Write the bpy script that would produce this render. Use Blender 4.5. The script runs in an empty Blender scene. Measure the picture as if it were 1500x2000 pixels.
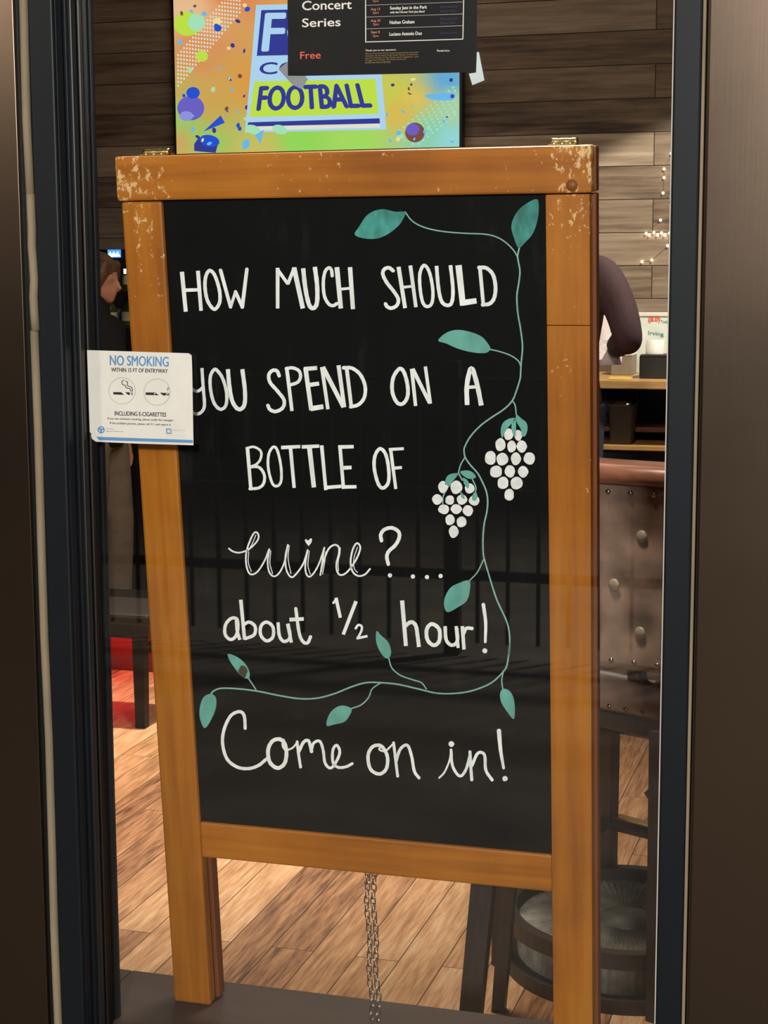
import bpy, bmesh, math, random
from mathutils import Vector, Matrix
random.seed(7)
S = bpy.context.scene
COL = S.collection
PI = math.pi

# ------------------------------------------------------------------ camera
W, H, FPX = 1500.0, 2000.0, 3309.8
YAW, PITCH, ROLL = 0.289, 0.1427, -0.0049
CAM = Vector((0.0, -2.09, 1.5))
FW = Vector((-math.sin(YAW)*math.cos(PITCH), math.cos(YAW)*math.cos(PITCH), -math.sin(PITCH)))
_r = Vector((math.cos(YAW), math.sin(YAW), 0)); _u = _r.cross(FW)
RT = _r*math.cos(ROLL) + _u*math.sin(ROLL)
UP = _u*math.cos(ROLL) - _r*math.sin(ROLL)
cd = bpy.data.cameras.new('camera'); co = bpy.data.objects.new('camera', cd); COL.objects.link(co)
cd.sensor_fit = 'VERTICAL'; cd.sensor_height = 36.0; cd.lens = 36.0*FPX/H
cd.clip_start = 0.05; cd.clip_end = 200
m = Matrix((RT, UP, -FW)).transposed().to_4x4(); m.translation = CAM
co.matrix_world = m
S.camera = co

# ------------------------------------------------------------------ view, world, lights
S.view_settings.view_transform = 'Standard'; S.view_settings.look = 'None'
S.view_settings.gamma = 1.0; S.view_settings.use_curve_mapping = False
S.view_settings.exposure = 0.0
S.cycles.use_denoising = True
S.cycles.max_bounces = 8; S.cycles.transparent_max_bounces = 16
S.cycles.sample_clamp_indirect = 4.0
wd = bpy.data.worlds.new('night'); S.world = wd; wd.use_nodes = True
wd.node_tree.nodes['Background'].inputs[0].default_value = (0.50, 0.62, 1.0, 1)
wd.node_tree.nodes['Background'].inputs[1].default_value = 0.010

def light(name, kind, loc, target, power, color, size=0.3, spot=None, blend=0.3):
    d = bpy.data.lights.new(name, kind); d.energy = power; d.color = color
    if kind == 'AREA': d.size = size
    else: d.shadow_soft_size = size
    if spot: d.spot_size = spot; d.spot_blend = blend
    o = bpy.data.objects.new(name, d); COL.objects.link(o); o.location = loc
    o.rotation_euler = (Vector(target) - Vector(loc)).to_track_quat('-Z', 'Y').to_euler()
    return o
WARM = (1.0, 0.88, 0.74)
light('added_outdoor_light', 'AREA', (0.95, -6.6, 3.1), (-0.5, 0, 1.1), 385, (1.0, 0.97, 0.91), 0.45)  # unseen key light added outside to light sign and sticker evenly
light('added_outdoor_light', 'AREA', (-4.6, -5.6, 3.4), (-0.8, 0, 1.1), 72, (1.0, 0.88, 0.72), 0.45)  # second unseen light, added for the highlight on the left cladding
light('floor_spot', 'SPOT', (-2.1, 2.9, 2.9), (-2.05, 2.45, 0), 620, (1.0, 0.83, 0.65), 0.05, 1.02, 0.8)
light('counter_spot', 'SPOT', (-0.2, 3.9, 2.75), (-0.85, 5.0, 1.1), 200, (1.0, 0.91, 0.76), 0.03, 0.95, 0.15)
light('room_light', 'AREA', (-1.7, 3.0, 2.9), (-1.5, 3.4, 0), 25, WARM, 1.6)
light('stool_fill_light', 'AREA', (-0.7, 0.8, 2.85), (-0.6, 1.2, 0), 52, (1.0, 0.84, 0.66), 0.4)  # ceiling fill added to brighten the stool near the window
light('red_neon_light', 'AREA', (-2.72, 3.57, 0.16), (-2.72, 3.52, 0.0), 0.75, (1.0, 0.02, 0.03), 0.16)

# ------------------------------------------------------------------ pixel rays on the planes that carry drawings and prints
def ray(px, py): return RT*((px - W/2)/FPX) - UP*((py - H/2)/FPX) + FW
def onY(px, py, y):
    d = ray(px, py); return CAM + d*((y - CAM.y)/d.y)
def crop(x0, y0, s): return lambda x, y: (x0 + x*s, y0 + y*s)

# ------------------------------------------------------------------ materials
def lin(r, g, b):
    f = lambda c: (c/255/12.92) if c/255 <= 0.04045 else ((c/255 + 0.055)/1.055)**2.4
    return (f(r), f(g), f(b), 1)
MATS = {}
def mat(name, rgb, rough=0.5, metal=0.0, spec=0.5, emit=None, noise=None, bump=0.0, coat=0.0):
    """Principled material; noise = (scale, amount, stretch xyz) varies the colour, bump adds relief."""
    if name in MATS: return MATS[name]
    M = bpy.data.materials.new(name); M.use_nodes = True; nt = M.node_tree; N = nt.nodes; L = nt.links
    b = N['Principled BSDF']
    c = lin(*rgb)
    b.inputs['Base Color'].default_value = c; b.inputs['Roughness'].default_value = rough
    b.inputs['Metallic'].default_value = metal; b.inputs['Specular IOR Level'].default_value = spec
    b.inputs['Coat Weight'].default_value = coat
    if emit:
        b.inputs['Emission Color'].default_value = c; b.inputs['Emission Strength'].default_value = emit
    if noise is None: noise = (14.0, 0.12, (1, 1, 1))
    tc = N.new('ShaderNodeTexCoord'); mp = N.new('ShaderNodeMapping'); mp.inputs['Scale'].default_value = noise[2]
    nz = N.new('ShaderNodeTexNoise'); nz.inputs['Scale'].default_value = noise[0]; nz.inputs['Detail'].default_value = 6
    L.new(tc.outputs['Object'], mp.inputs[0]); L.new(mp.outputs[0], nz.inputs['Vector'])
    if not emit:
        mr = N.new('ShaderNodeMapRange'); a = noise[1]
        mr.inputs['From Min'].default_value = 0.3; mr.inputs['From Max'].default_value = 0.7
        mr.inputs['To Min'].default_value = 1 - a; mr.inputs['To Max'].default_value = 1 + a
        L.new(nz.outputs['Fac'], mr.inputs['Value'])
        vm = N.new('ShaderNodeVectorMath'); vm.operation = 'SCALE'; vm.inputs[0].default_value = c[:3]
        L.new(mr.outputs[0], vm.inputs['Scale']); L.new(vm.outputs[0], b.inputs['Base Color'])
    if bump:
        bp = N.new('ShaderNodeBump'); bp.inputs['Strength'].default_value = bump; bp.inputs['Distance'].default_value = 0.004
        L.new(nz.outputs['Fac'], bp.inputs['Height']); L.new(bp.outputs[0], b.inputs['Normal'])
    MATS[name] = M; return M

class NT:
    """small helper to write node trees briefly"""
    def __init__(s, name):
        s.M = bpy.data.materials.new(name); s.M.use_nodes = True; s.nt = s.M.node_tree
        s.b = s.nt.nodes['Principled BSDF']; MATS[name] = s.M
    def n(s, t, **kw):
        o = s.nt.nodes.new('ShaderNode' + t)
        for k, v in kw.items(): setattr(o, k, v)
        return o
    def l(s, a, b): s.nt.links.new(a, b)
    def math(s, op, a, b=None, clamp=False):
        o = s.n('Math', operation=op); o.use_clamp = clamp
        for i, v in enumerate((a, b)):
            if v is None: continue
            if isinstance(v, (int, float)): o.inputs[i].default_value = v
            else: s.l(v, o.inputs[i])
        return o.outputs[0]
    def mix(s, fac, a, b):
        o = s.n('MixRGB')
        for i, v in enumerate((fac, a, b)):
            if isinstance(v, (int, float)): o.inputs[i].default_value = v
            elif isinstance(v, tuple): o.inputs[i].default_value = v
            else: s.l(v, o.inputs[i])
        return o.outputs[0]
    def noise(s, vec, scale, detail=5, rough=0.55):
        o = s.n('TexNoise'); o.inputs['Scale'].default_value = scale; o.inputs['Detail'].default_value = detail
        o.inputs['Roughness'].default_value = rough
        if vec is not None: s.l(vec, o.inputs['Vector'])
        return o.outputs['Fac']
    def obj(s, scale=(1, 1, 1), loc=(0, 0, 0), rot=(0, 0, 0)):
        t = s.n('TexCoord'); mp = s.n('Mapping'); mp.inputs['Scale'].default_value = scale
        mp.inputs['Location'].default_value = loc; mp.inputs['Rotation'].default_value = rot
        s.l(t.outputs['Object'], mp.inputs[0]); return mp.outputs[0]
    def ramp(s, fac, stops):
        o = s.n('ValToRGB'); e = o.color_ramp.elements
        while len(e) < len(stops): e.new(0.5)
        for i, (p, c) in enumerate(stops): e[i].position = p; e[i].color = c
        s.l(fac, o.inputs[0]); return o.outputs[0]
    def bump(s, h, strength=0.3, dist=0.003):
        o = s.n('Bump'); o.inputs['Strength'].default_value = strength; o.inputs['Distance'].default_value = dist
        s.l(h, o.inputs['Height']); s.l(o.outputs[0], s.b.inputs['Normal'])

def wood_stain(name, horizontal, worn):
    """orange stained hardwood with the stain chipped off near edges and upper corners"""
    t = NT(name)
    st = (3, 20, 60) if horizontal else (60, 20, 3)
    g = t.noise(t.obj(st), 1.0, 6); g2 = t.noise(t.obj((4, 4, 4)), 1.3, 3)
    base = t.ramp(t.math('ADD', t.math('MULTIPLY', g, 0.55), t.math('MULTIPLY', g2, 0.45)),
                  [(0.36, lin(146, 84, 12)), (0.50, lin(170, 102, 17)), (0.64, lin(186, 119, 28))])
    sp = t.n('SeparateXYZ'); t.l(t.obj(), sp.inputs[0])
    ax = t.math('ABSOLUTE', sp.outputs[0]); z = sp.outputs[2]
    hi = t.n('MapRange'); t.l(z, hi.inputs[0]); hi.inputs[1].default_value = 0.45; hi.inputs[2].default_value = 1.24; hi.inputs[3].default_value = 0; hi.inputs[4].default_value = 1
    co_ = t.n('MapRange'); t.l(ax, co_.inputs[0]); co_.inputs[1].default_value = 0.22; co_.inputs[2].default_value = 0.325; co_.inputs[3].default_value = 0; co_.inputs[4].default_value = 1
    to = t.n('MapRange'); t.l(z, to.inputs[0]); to.inputs[1].default_value = 1.08; to.inputs[2].default_value = 1.248; to.inputs[3].default_value = 0; to.inputs[4].default_value = 1
    cor = t.math('MULTIPLY', co_.outputs[0], to.outputs[0])
    bias = t.math('ADD', t.math('MULTIPLY', cor, 0.12), t.math('MULTIPLY', hi.outputs[0], 0.05))
    n1 = t.noise(t.obj((1, 1, 0.7)), 110, 9, 0.72); n2 = t.noise(t.obj(), 9, 4)
    v = t.math('ADD', t.math('ADD', t.math('MULTIPLY', n1, 0.72), t.math('MULTIPLY', n2, 0.28)), bias)
    ch = t.n('MapRange'); t.l(v, ch.inputs[0]); ch.inputs[1].default_value = worn; ch.inputs[2].default_value = worn + 0.02; ch.inputs[3].default_value = 0; ch.inputs[4].default_value = 1
    c = t.mix(ch.outputs[0], base, lin(226, 190, 132))
    t.l(c, t.b.inputs['Base Color']); t.b.inputs['Roughness'].default_value = 0.42
    t.bump(t.math('SUBTRACT', t.math('MULTIPLY', g, 0.3), ch.outputs[0]), 0.25, 0.001)
    return t.M

def planks(name, axis_along, plank_w, length, cols, rough, grain, gap=(0.02, 0.014, 0.01, 1), gapw=0.012, bumpd=0.002, contrast=0.62):
    """board surface: random tone per plank, stretched grain, dark joints.  axis_along: 'Y' floor boards, 'X' wall boards"""
    t = NT(name); tc = t.n('TexCoord'); sp = t.n('SeparateXYZ'); t.l(tc.outputs['Object'], sp.inputs[0])
    cb = t.n('CombineXYZ')
    if axis_along == 'Y': t.l(sp.outputs[1], cb.inputs[0]); t.l(sp.outputs[0], cb.inputs[1])
    else: t.l(sp.outputs[0], cb.inputs[0]); t.l(sp.outputs[2], cb.inputs[1])
    bt = t.n('TexBrick'); bt.offset = 0.37; bt.squash = 1.0
    bt.inputs['Scale'].default_value = 1.0; bt.inputs['Brick Width'].default_value = length; bt.inputs['Row Height'].default_value = plank_w
    bt.inputs['Mortar Size'].default_value = gapw*plank_w; bt.inputs['Mortar Smooth'].default_value = 0.1; bt.inputs['Bias'].default_value = 0
    bt.inputs['Color1'].default_value = (0, 0, 0, 1); bt.inputs['Color2'].default_value = (1, 1, 1, 1); bt.inputs['Mortar'].default_value = (0.5, 0.5, 0.5, 1)
    t.l(cb.outputs[0], bt.inputs['Vector'])
    # shift grain per board
    ad = t.n('VectorMath', operation='MULTIPLY_ADD'); t.l(bt.outputs['Color'], ad.inputs[0]); ad.inputs[1].default_value = (7, 5, 3); t.l(cb.outputs[0], ad.inputs[2])
    mp = t.n('Mapping'); mp.inputs['Scale'].default_value = grain; t.l(ad.outputs[0], mp.inputs[0])
    g = t.noise(mp.outputs[0], 1.0, 9, 0.62)
    mp2 = t.n('Mapping'); mp2.inputs['Scale'].default_value = (grain[0]*0.5, grain[1]*0.3, 1); t.l(ad.outputs[0], mp2.inputs[0])
    g2 = t.noise(mp2.outputs[0], 1.0, 4)
    v = t.math('ADD', t.math('ADD', t.math('MULTIPLY', bt.outputs['Color'], 0.24), t.math('MULTIPLY', g, contrast)), t.math('MULTIPLY', g2, 0.78 - contrast*0.7))
    n = len(cols)
    c = t.ramp(v, [(0.38 + 0.44*i/(n - 1), lin(*q)) for i, q in enumerate(cols)])
    c = t.mix(bt.outputs['Fac'], c, gap)
    t.l(c, t.b.inputs['Base Color']); t.b.inputs['Roughness'].default_value = rough
    hgt = t.math('SUBTRACT', t.math('MULTIPLY', g, 0.4), bt.outputs['Fac'])
    t.bump(hgt, 0.5, bumpd)
    return t.M

M_floor = planks('floor_boards', 'Y', 0.098, 1.3, [(84, 54, 34), (150, 108, 74), (188, 146, 106), (214, 182, 146)], 0.42, (9, 110, 1))
M_wall = planks('weathered_boards', 'X', 0.137, 2.6, [(66, 54, 44), (118, 101, 84), (150, 134, 114), (182, 166, 146)], 0.8, (3.2, 48, 1), gapw=0.014, contrast=0.5)
M_pave = mat('paving', (150, 138, 124), 0.8, noise=(3, 0.25, (1, 1, 1)), bump=0.2)
M_plaster = mat('dark_plaster', (58, 50, 44), 0.8)
M_ceil = mat('black_ceiling', (34, 31, 29), 0.8)
def cladding(name, rgb):
    t = NT(name); g = t.noise(t.obj((220, 220, 6)), 1.0, 3); s = t.noise(t.obj(), 5, 6)
    t.b.inputs['Base Color'].default_value = lin(*rgb); t.b.inputs['Metallic'].default_value = 0.97
    r = t.math('ADD', 0.25, t.math('MULTIPLY', s, 0.08)); t.l(r, t.b.inputs['Roughness'])
    t.bump(g, 0.05, 0.0004); return t.M
M_clad = cladding('brown_metal_cladding', (90, 77, 66))
M_frame = mat('dark_painted_metal', (18, 23, 29), 0.45, spec=0.22, noise=(40, 0.06, (1, 1, 1)))
M_gasket = mat('black_rubber', (16, 16, 17), 0.45)
M_caulk = mat('tan_caulk', (148, 132, 108), 0.75, noise=(30, 0.15, (1, 1, 0.3)), bump=0.3)
M_edge = mat('edge_trim_highlight', (214, 208, 196), 0.4)  # pale colour carries the highlight of the lit mullion edge
M_sill = mat('dark_sill_laminate', (64, 52, 47), 0.5, spec=0.3, noise=(9, 0.18, (0.6, 3, 3)))
g_ = NT('window_glass'); nt_ = g_.nt
tr_ = g_.n('BsdfTransparent'); gl_ = g_.n('BsdfGlossy'); gl_.inputs['Roughness'].default_value = 0.0
fr_ = g_.n('Fresnel'); fr_.inputs['IOR'].default_value = 1.50; mx_ = g_.n('MixShader')
g_.l(fr_.outputs[0], mx_.inputs[0]); g_.l(tr_.outputs[0], mx_.inputs[1]); g_.l(gl_.outputs[0], mx_.inputs[2])
g_.l(mx_.outputs[0], nt_.nodes['Material Output'].inputs[0]); M_glass = g_.M
M_rail = wood_stain('stained_wood_rail', True, 0.655)
M_stile = wood_stain('stained_wood_stile', False, 0.655)
M_backwood = mat('dark_stained_wood', (124, 68, 34), 0.45, noise=(3, 0.25, (40, 20, 2)))
def board_mat():
    t = NT('black_chalkboard'); n = t.noise(t.obj((1, 1, 1)), 5, 7, 0.6); n2 = t.noise(t.obj((14, 1, 3)), 3, 5)
    sm = t.math('MULTIPLY', n, n2)
    c = t.ramp(sm, [(0.15, lin(11, 12, 12)), (0.32, lin(14, 15, 15)), (0.46, lin(32, 33, 31))])
    t.l(c, t.b.inputs['Base Color']); t.b.inputs['Roughness'].default_value = 0.55; t.b.inputs['Specular IOR Level'].default_value = 0.1
    return t.M
M_board = board_mat()
M_chalk = mat('white_paint_marker', (246, 251, 247), 0.7, noise=(90, 0.10, (1, 1, 0.4)))
M_grape = mat('white_paint_dabs', (240, 243, 240), 0.7, noise=(130, 0.12, (1, 1, 1)))
M_leafd = mat('deep_teal_paint', (64, 148, 138), 0.7, noise=(70, 0.42, (1, 1, 0.5)))
M_leaf = mat('teal_paint', (104, 176, 162), 0.7, noise=(60, 0.18, (1, 1, 0.5)))
M_vine = mat('pale_teal_paint', (138, 186, 172), 0.7)
M_smudge = mat('brown_smudge', (72, 62, 44), 0.8)
M_brass = mat('brass', (196, 174, 116), 0.32, metal=1.0)
M_steel = mat('steel', (206, 204, 198), 0.25, metal=1.0)
M_white = mat('white_paper', (236, 233, 224), 0.6, noise=(25, 0.05, (1, 1, 1)))
M_blackp = mat('black_poster_print', (11, 11, 12), 0.30, noise=(9, 0.2, (1, 1, 1)), bump=0.12)
M_tape = mat('pale_tape', (206, 222, 224), 0.4)
M_tapeg = mat('grey_tape', (138, 144, 152), 0.4)
M_ink = mat('black_ink', (24, 24, 26), 0.6)
M_blue = mat('sky_blue_ink', (98, 152, 206), 0.6)
M_navyink = mat('navy_ink', (44, 46, 96), 0.6)
M_orange = mat('orange_ink', (240, 106, 78), 0.6)
M_orange2 = mat('pale_orange_ink', (216, 140, 110), 0.6)
M_grey = mat('pale_grey_ink', (200, 200, 196), 0.6)
M_tan = mat('tan_ink', (150, 124, 76), 0.6)
M_black = mat('black_plastic', (20, 20, 21), 0.45)
M_darkwood = mat('dark_stool_wood', (50, 42, 36), 0.45, noise=(4, 0.25, (30, 30, 3)))
M_leather = mat('brown_leather', (138, 116, 102), 0.27, noise=(22, 0.22, (1, 1, 1)), bump=0.25)
M_cap = mat('red_brown_wood', (128, 84, 66), 0.3, noise=(5, 0.2, (3, 25, 25)))
M_nail = mat('antique_brass_nail', (168, 156, 132), 0.28, metal=1.0)
M_button = mat('leather_button', (150, 138, 120), 0.35)
M_reed = mat('grey_reed', (120, 116, 104), 0.5, noise=(30, 0.35, (1, 1, 1)))
M_skin = mat('skin', (206, 150, 122), 0.5, noise=(20, 0.06, (1, 1, 1)))
M_skin2 = mat('skin_brown', (150, 98, 76), 0.5, noise=(20, 0.06, (1, 1, 1)))
M_hair = mat('brown_hair', (108, 76, 54), 0.5, noise=(6, 0.4, (30, 30, 3)), bump=0.4)
M_dhair = mat('dark_hair', (36, 28, 24), 0.5, noise=(6, 0.4, (30, 30, 3)), bump=0.4)
M_top = mat('black_knit', (24, 22, 24), 0.85, noise=(60, 0.2, (1, 1, 1)), bump=0.2)
M_khaki = mat('khaki_cotton', (138, 124, 108), 0.85, noise=(9, 0.18, (1, 1, 2)), bump=0.4)
M_sweat = mat('burgundy_knit', (62, 42, 45), 0.85, noise=(70, 0.15, (1, 1, 1)), bump=0.2)
M_jean = mat('blue_denim', (52, 60, 78), 0.8, noise=(40, 0.2, (1, 1, 1)))
M_shoe = mat('black_shoe', (28, 24, 24), 0.5)
M_sole = mat('red_sole', (190, 50, 40), 0.5)
M_counter = mat('light_oak', (206, 164, 108), 0.4, noise=(5, 0.15, (2, 20, 20)))
M_lowshelf = mat('honey_wood', (196, 152, 92), 0.45, noise=(5, 0.15, (2, 20, 20)))
M_red = mat('red_painted_panel', (100, 8, 14), 0.5)
M_bin = mat('dark_grey_plastic', (62, 64, 66), 0.5)
M_blackwood = mat('black_stool_wood', (26, 20, 18), 0.6, spec=0.3)
M_wb = mat('whiteboard', (226, 238, 232), 0.3)
M_teal = mat('teal_ink', (90, 140, 150), 0.6)
M_yellow = mat('yellow_paper', (232, 196, 96), 0.6)
M_card = mat('grey_card', (150, 138, 122), 0.6)
M_iron = mat('black_iron', (26, 26, 27), 0.5)
M_bulb = mat('reflected_bulb_glow', (255, 236, 200), 0.3, emit=6.0)
M_blueled = mat('blue_display', (70, 140, 255), 0.3, emit=1.6)
M_whiteled = mat('white_led', (245, 250, 240), 0.3, emit=2.0)
M_gbottle = mat('green_bottle_glass', (70, 84, 34), 0.15, noise=(10, 0.1, (1, 1, 1)))
M_label = mat('cream_bottle_label', (222, 210, 180), 0.6)
M_cabin = mat('grey_cabinet_interior', (150, 160, 172), 0.5)

# ------------------------------------------------------------------ mesh helpers
class MB:
    def __init__(s): s.bm = bmesh.new()
    def poly(s, pts, mi=0):
        f = s.bm.faces.new([s.bm.verts.new(p) for p in pts]); f.material_index = mi; return f
    def box(s, lo, hi, mi=0, bev=0.0, seg=2):
        b = bmesh.new(); bmesh.ops.create_cube(b, size=1.0)
        c = [(a + d)/2 for a, d in zip(lo, hi)]; k = [abs(d - a) for a, d in zip(lo, hi)]
        for v in b.verts: v.co = Vector((c[0] + v.co.x*k[0], c[1] + v.co.y*k[1], c[2] + v.co.z*k[2]))
        if bev: bmesh.ops.bevel(b, geom=b.edges[:], offset=min(bev, min(k)*0.45), segments=seg, profile=0.5, affect='EDGES')
        return s.add(b, mi)
    def add(s, b, mi=0, M=None):
        mp = {}
        for v in b.verts: mp[v] = s.bm.verts.new(M @ v.co if M else v.co)
        for f in b.faces:
            try: q = s.bm.faces.new([mp[v] for v in f.verts]); q.material_index = mi; q.smooth = f.smooth
            except ValueError: pass
        b.free(); return s
    def rings(s, rings, mi=0, closed=True, cap=True, smooth=True):
        rv = [[s.bm.verts.new(p) for p in r] for r in rings]; n = len(rv[0])
        for a, b in zip(rv, rv[1:]):
            for i in range(n if closed else n - 1):
                f = s.bm.faces.new((a[i], a[(i+1) % n], b[(i+1) % n], b[i])); f.material_index = mi; f.smooth = smooth
        if cap:
            for r in (rv[0][::-1], rv[-1]):
                f = s.bm.faces.new(r); f.material_index = mi
        return s
    def tube(s, pts, rad, n=10, mi=0, cap=True, closed=False, sq=False):
        """round (or square) tube along pts; rad a number, or one number or (a, b) pair per point"""
        P = [Vector(p) for p in pts]; R = rad if isinstance(rad, (list, tuple)) else [rad]*len(P)
        rings = []; side = None
        for i, p in enumerate(P):
            if closed: t = P[(i+1) % len(P)] - P[i-1]
            else: t = P[min(i+1, len(P)-1)] - P[max(i-1, 0)]
            t.normalize()
            if side is None:
                side = t.orthogonal() if not abs(t.z) > 0.7 else Vector((0, 1, 0)); 
            side = (side - t*side.dot(t)).normalized(); up = t.cross(side)
            a, b = R[i] if isinstance(R[i], (list, tuple)) else (R[i], R[i])
            k = n if not sq else 4; o = 0 if not sq else PI/4; q = 1 if not sq else 1.4142
            rings.append([p + side*(b*q*math.cos(o + 2*PI*j/k)) + up*(a*q*math.sin(o + 2*PI*j/k)) for j in range(k)])
        if closed: rings.append(rings[0]); cap = False
        return s.rings(rings, mi, True, cap, not sq)
    def ball(s, c, r, mi=0, seg=16, ring=10, M=None):
        b = bmesh.new(); bmesh.ops.create_uvsphere(b, u_segments=seg, v_segments=ring, radius=1.0)
        rr = r if isinstance(r, (list, tuple)) else (r, r, r)
        for v in b.verts:
            p = Vector((v.co.x*rr[0], v.co.y*rr[1], v.co.z*rr[2])); v.co = (M @ p if M else p) + Vector(c)
        for f in b.faces: f.smooth = True
        return s.add(b, mi)
    def lathe(s, prof, c=(0, 0, 0), n=24, mi=0):
        rings = [[Vector((c[0] + r*math.cos(2*PI*j/n), c[1] + r*math.sin(2*PI*j/n), c[2] + z)) for j in range(n)] for r, z in prof]
        return s.rings(rings, mi)
    def slab(s, pts, off, mi=0):
        """a flat outline given thickness along the vector off"""
        P = [Vector(p) for p in pts]; Q = [p + Vector(off) for p in P]; n = len(P)
        s.poly(P, mi); s.poly(Q[::-1], mi)
        for i in range(n): s.poly([P[i], Q[i], Q[(i+1) % n], P[(i+1) % n]], mi)
        return s
    def build(s, name, mats, parent=None, fix=True):
        if fix: bmesh.ops.recalc_face_normals(s.bm, faces=s.bm.faces[:])
        me = bpy.data.meshes.new(name); s.bm.to_mesh(me); s.bm.free()
        for q in (mats if isinstance(mats, (list, tuple)) else [mats]): me.materials.append(q)
        o = bpy.data.objects.new(name, me); COL.objects.link(o)
        if parent: o.parent = parent
        return o
def tag(o, label=None, cat=None, group=None, kind=None):
    for k, v in (('label', label), ('category', cat), ('group', group), ('kind', kind)):
        if v: o[k] = v
    return o
def thing(name, label, cat, loc=(0, 0, 0), rot=(0, 0, 0), group=None):
    o = bpy.data.objects.new(name, None); COL.objects.link(o); o.location = loc; o.rotation_euler = rot; o.empty_display_size = 0.1
    return tag(o, label, cat, group)
def struct(name, mb, m, parent=None):
    o = mb.build(name, m, parent)
    if not parent: o['kind'] = 'structure'
    return o

def catmull(P, k=8, closed=False):
    P = [Vector(p) for p in P]; n = len(P)
    if n < 3: return P
    out = []; rng = range(n if closed else n - 1)
    for i in rng:
        p1, p2 = P[i], P[(i+1) % n]
        p0 = P[i-1] if (i > 0 or closed) else p1*2 - p2
        p3 = P[(i+2) % n] if (i + 2 < n or closed) else p2*2 - p1
        for j in range(k):
            t = j/k
            out.append(0.5*((2*p1) + (p2 - p0)*t + (2*p0 - 5*p1 + 4*p2 - p3)*t*t + (3*p1 - p0 - 3*p2 + p3)*t**3))
    if not closed: out.append(P[-1])
    return out

_zj = [0]
def stroke2d(P, w, closed=False, square=False, smooth=True):
    """list of convex polygons (2-D) that make one brush stroke"""
    Q = catmull(P, 7, closed) if (smooth and len(P) > 2) else [Vector(p) for p in P]
    n = len(Q); L = []; R = []
    for i, p in enumerate(Q):
        if closed: t = Q[(i+1) % n] - Q[i-1]
        else: t = Q[min(i+1, n-1)] - Q[max(i-1, 0)]
        t.normalize(); nn = Vector((-t.y, t.x))
        f = i/max(n - 1, 1)
        ww = (w if isinstance(w, (int, float)) else w[0] + (w[1] - w[0])*f)/2
        ww *= 1 + 0.05*math.sin(i*1.7 + len(P))
        L.append(p + nn*ww); R.append(p - nn*ww)
    polys = []
    for i in range(n if closed else n - 1):
        j = (i+1) % n; polys.append([L[i], L[j], R[j], R[i]])
    if not closed and not square:
        for p, q, a, s in ((Q[0], Q[1], 0, -1), (Q[-1], Q[-2], -1, 1)):
            c = p; e = L[a] - c; d = (p - q).normalized()
            polys.append([c + e*math.cos(k*PI/6) + d*(e.length*math.sin(k*PI/6)) for k in range(7)])
    return polys

def text_mesh(body, bold=0.0):
    cu = bpy.data.curves.new('t', 'FONT'); cu.body = body; cu.offset = bold; cu.resolution_u = 4
    o = bpy.data.objects.new('t', cu); COL.objects.link(o)
    dg = bpy.context.evaluated_depsgraph_get(); me = bpy.data.meshes.new_from_object(o.evaluated_get(dg))
    vs = [v.co.copy() for v in me.vertices]; fs = [list(p.vertices) for p in me.polygons]
    bpy.data.objects.remove(o); bpy.data.curves.remove(cu); bpy.data.meshes.remove(me)
    x0 = min(v.x for v in vs); x1 = max(v.x for v in vs); y0 = min(v.y for v in vs); y1 = max(v.y for v in vs)
    return [((v.x - x0)/(x1 - x0), (v.y - y0)/(y1 - y0)) for v in vs], fs
def text_on(mb, body, quad, mi=0, bold=0.0, off=(0, 0, 0)):
    """letters filling the quad TL, TR, BR, BL (3-D points of a flat print); bold overprints them slightly shifted"""
    vs, fs = text_mesh(body); TL, TR, BR, BL = [Vector(q) + Vector(off) for q in quad]
    h = (TL - BL).length; dx = (TR - TL).normalized()*h; dz = (TL - BL)
    sh = [(0, 0)] if not bold else [(-bold, 0), (bold, 0), (0, bold*0.6), (0, -bold*0.6)]
    for n, (a, b) in enumerate(sh):
        o = dx*a + dz*b + Vector((0, -0.00001*n, 0))
        V = [mb.bm.verts.new((TL*(1-u) + TR*u)*v + (BL*(1-u) + BR*u)*(1-v) + o) for u, v in vs]
        for f in fs:
            try: q = mb.bm.faces.new([V[i] for i in f]); q.material_index = mi
            except ValueError: pass

# ================================================================== STRUCTURE
XL, XR, YB, ZC = -6.0, 2.2, 5.1, 3.0
YG = 0.010                                   # outer face of the glass
SILL = 0.41
struct('floor', MB().box((XL, 0.16, -0.1), (XR, YB + 0.1, 0)), M_floor)
struct('ceiling', MB().box((XL, -0.04, ZC), (XR, YB + 0.1, ZC + 0.1)), M_ceil)
struct('wall_back', MB().box((XL, YB, 0), (XR, YB + 0.1, ZC)), M_wall)
struct('wall_left', MB().box((XL - 0.1, 0, 0), (XL, YB + 0.1, ZC)), M_plaster)
struct('wall_right', MB().box((XR, 0, 0), (XR + 0.1, YB + 0.1, ZC)), M_plaster)
# outer cladding on both sides of the window, its flat face towards the street
struct('wall_front', MB().box((XL, -0.05, 0), (-1.106, 0.16, ZC), bev=0.0008), M_clad)
struct('wall_front.001', MB().box((-0.2145, -0.046, 0), (XR, 0.16, ZC), bev=0.004), M_clad)
struct('wall_front.002', MB().box((-1.106, -0.03, 2.35), (-0.2145, 0.16, ZC)), M_frame)
struct('wall_front.003', MB().box((-1.106, -0.03, 0), (-0.2145, 0.0, 0.36)), M_frame)
struct('trim_1', MB().box((-1.106, 0.0, 0.0), (-0.2145, 0.228, SILL), bev=0.003), M_sill)
struct('trim_1.001', MB().box((XL, 0.16, 0.0), (-1.106, 0.228, SILL), bev=0.003), M_sill)
struct('trim_1.002', MB().box((-0.2145, 0.16, 0.0), (XR, 0.228, SILL), bev=0.003), M_sill)
struct('ground', MB().box((-14, -14, -0.1), (8, 0.0, 0)), M_pave)

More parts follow.
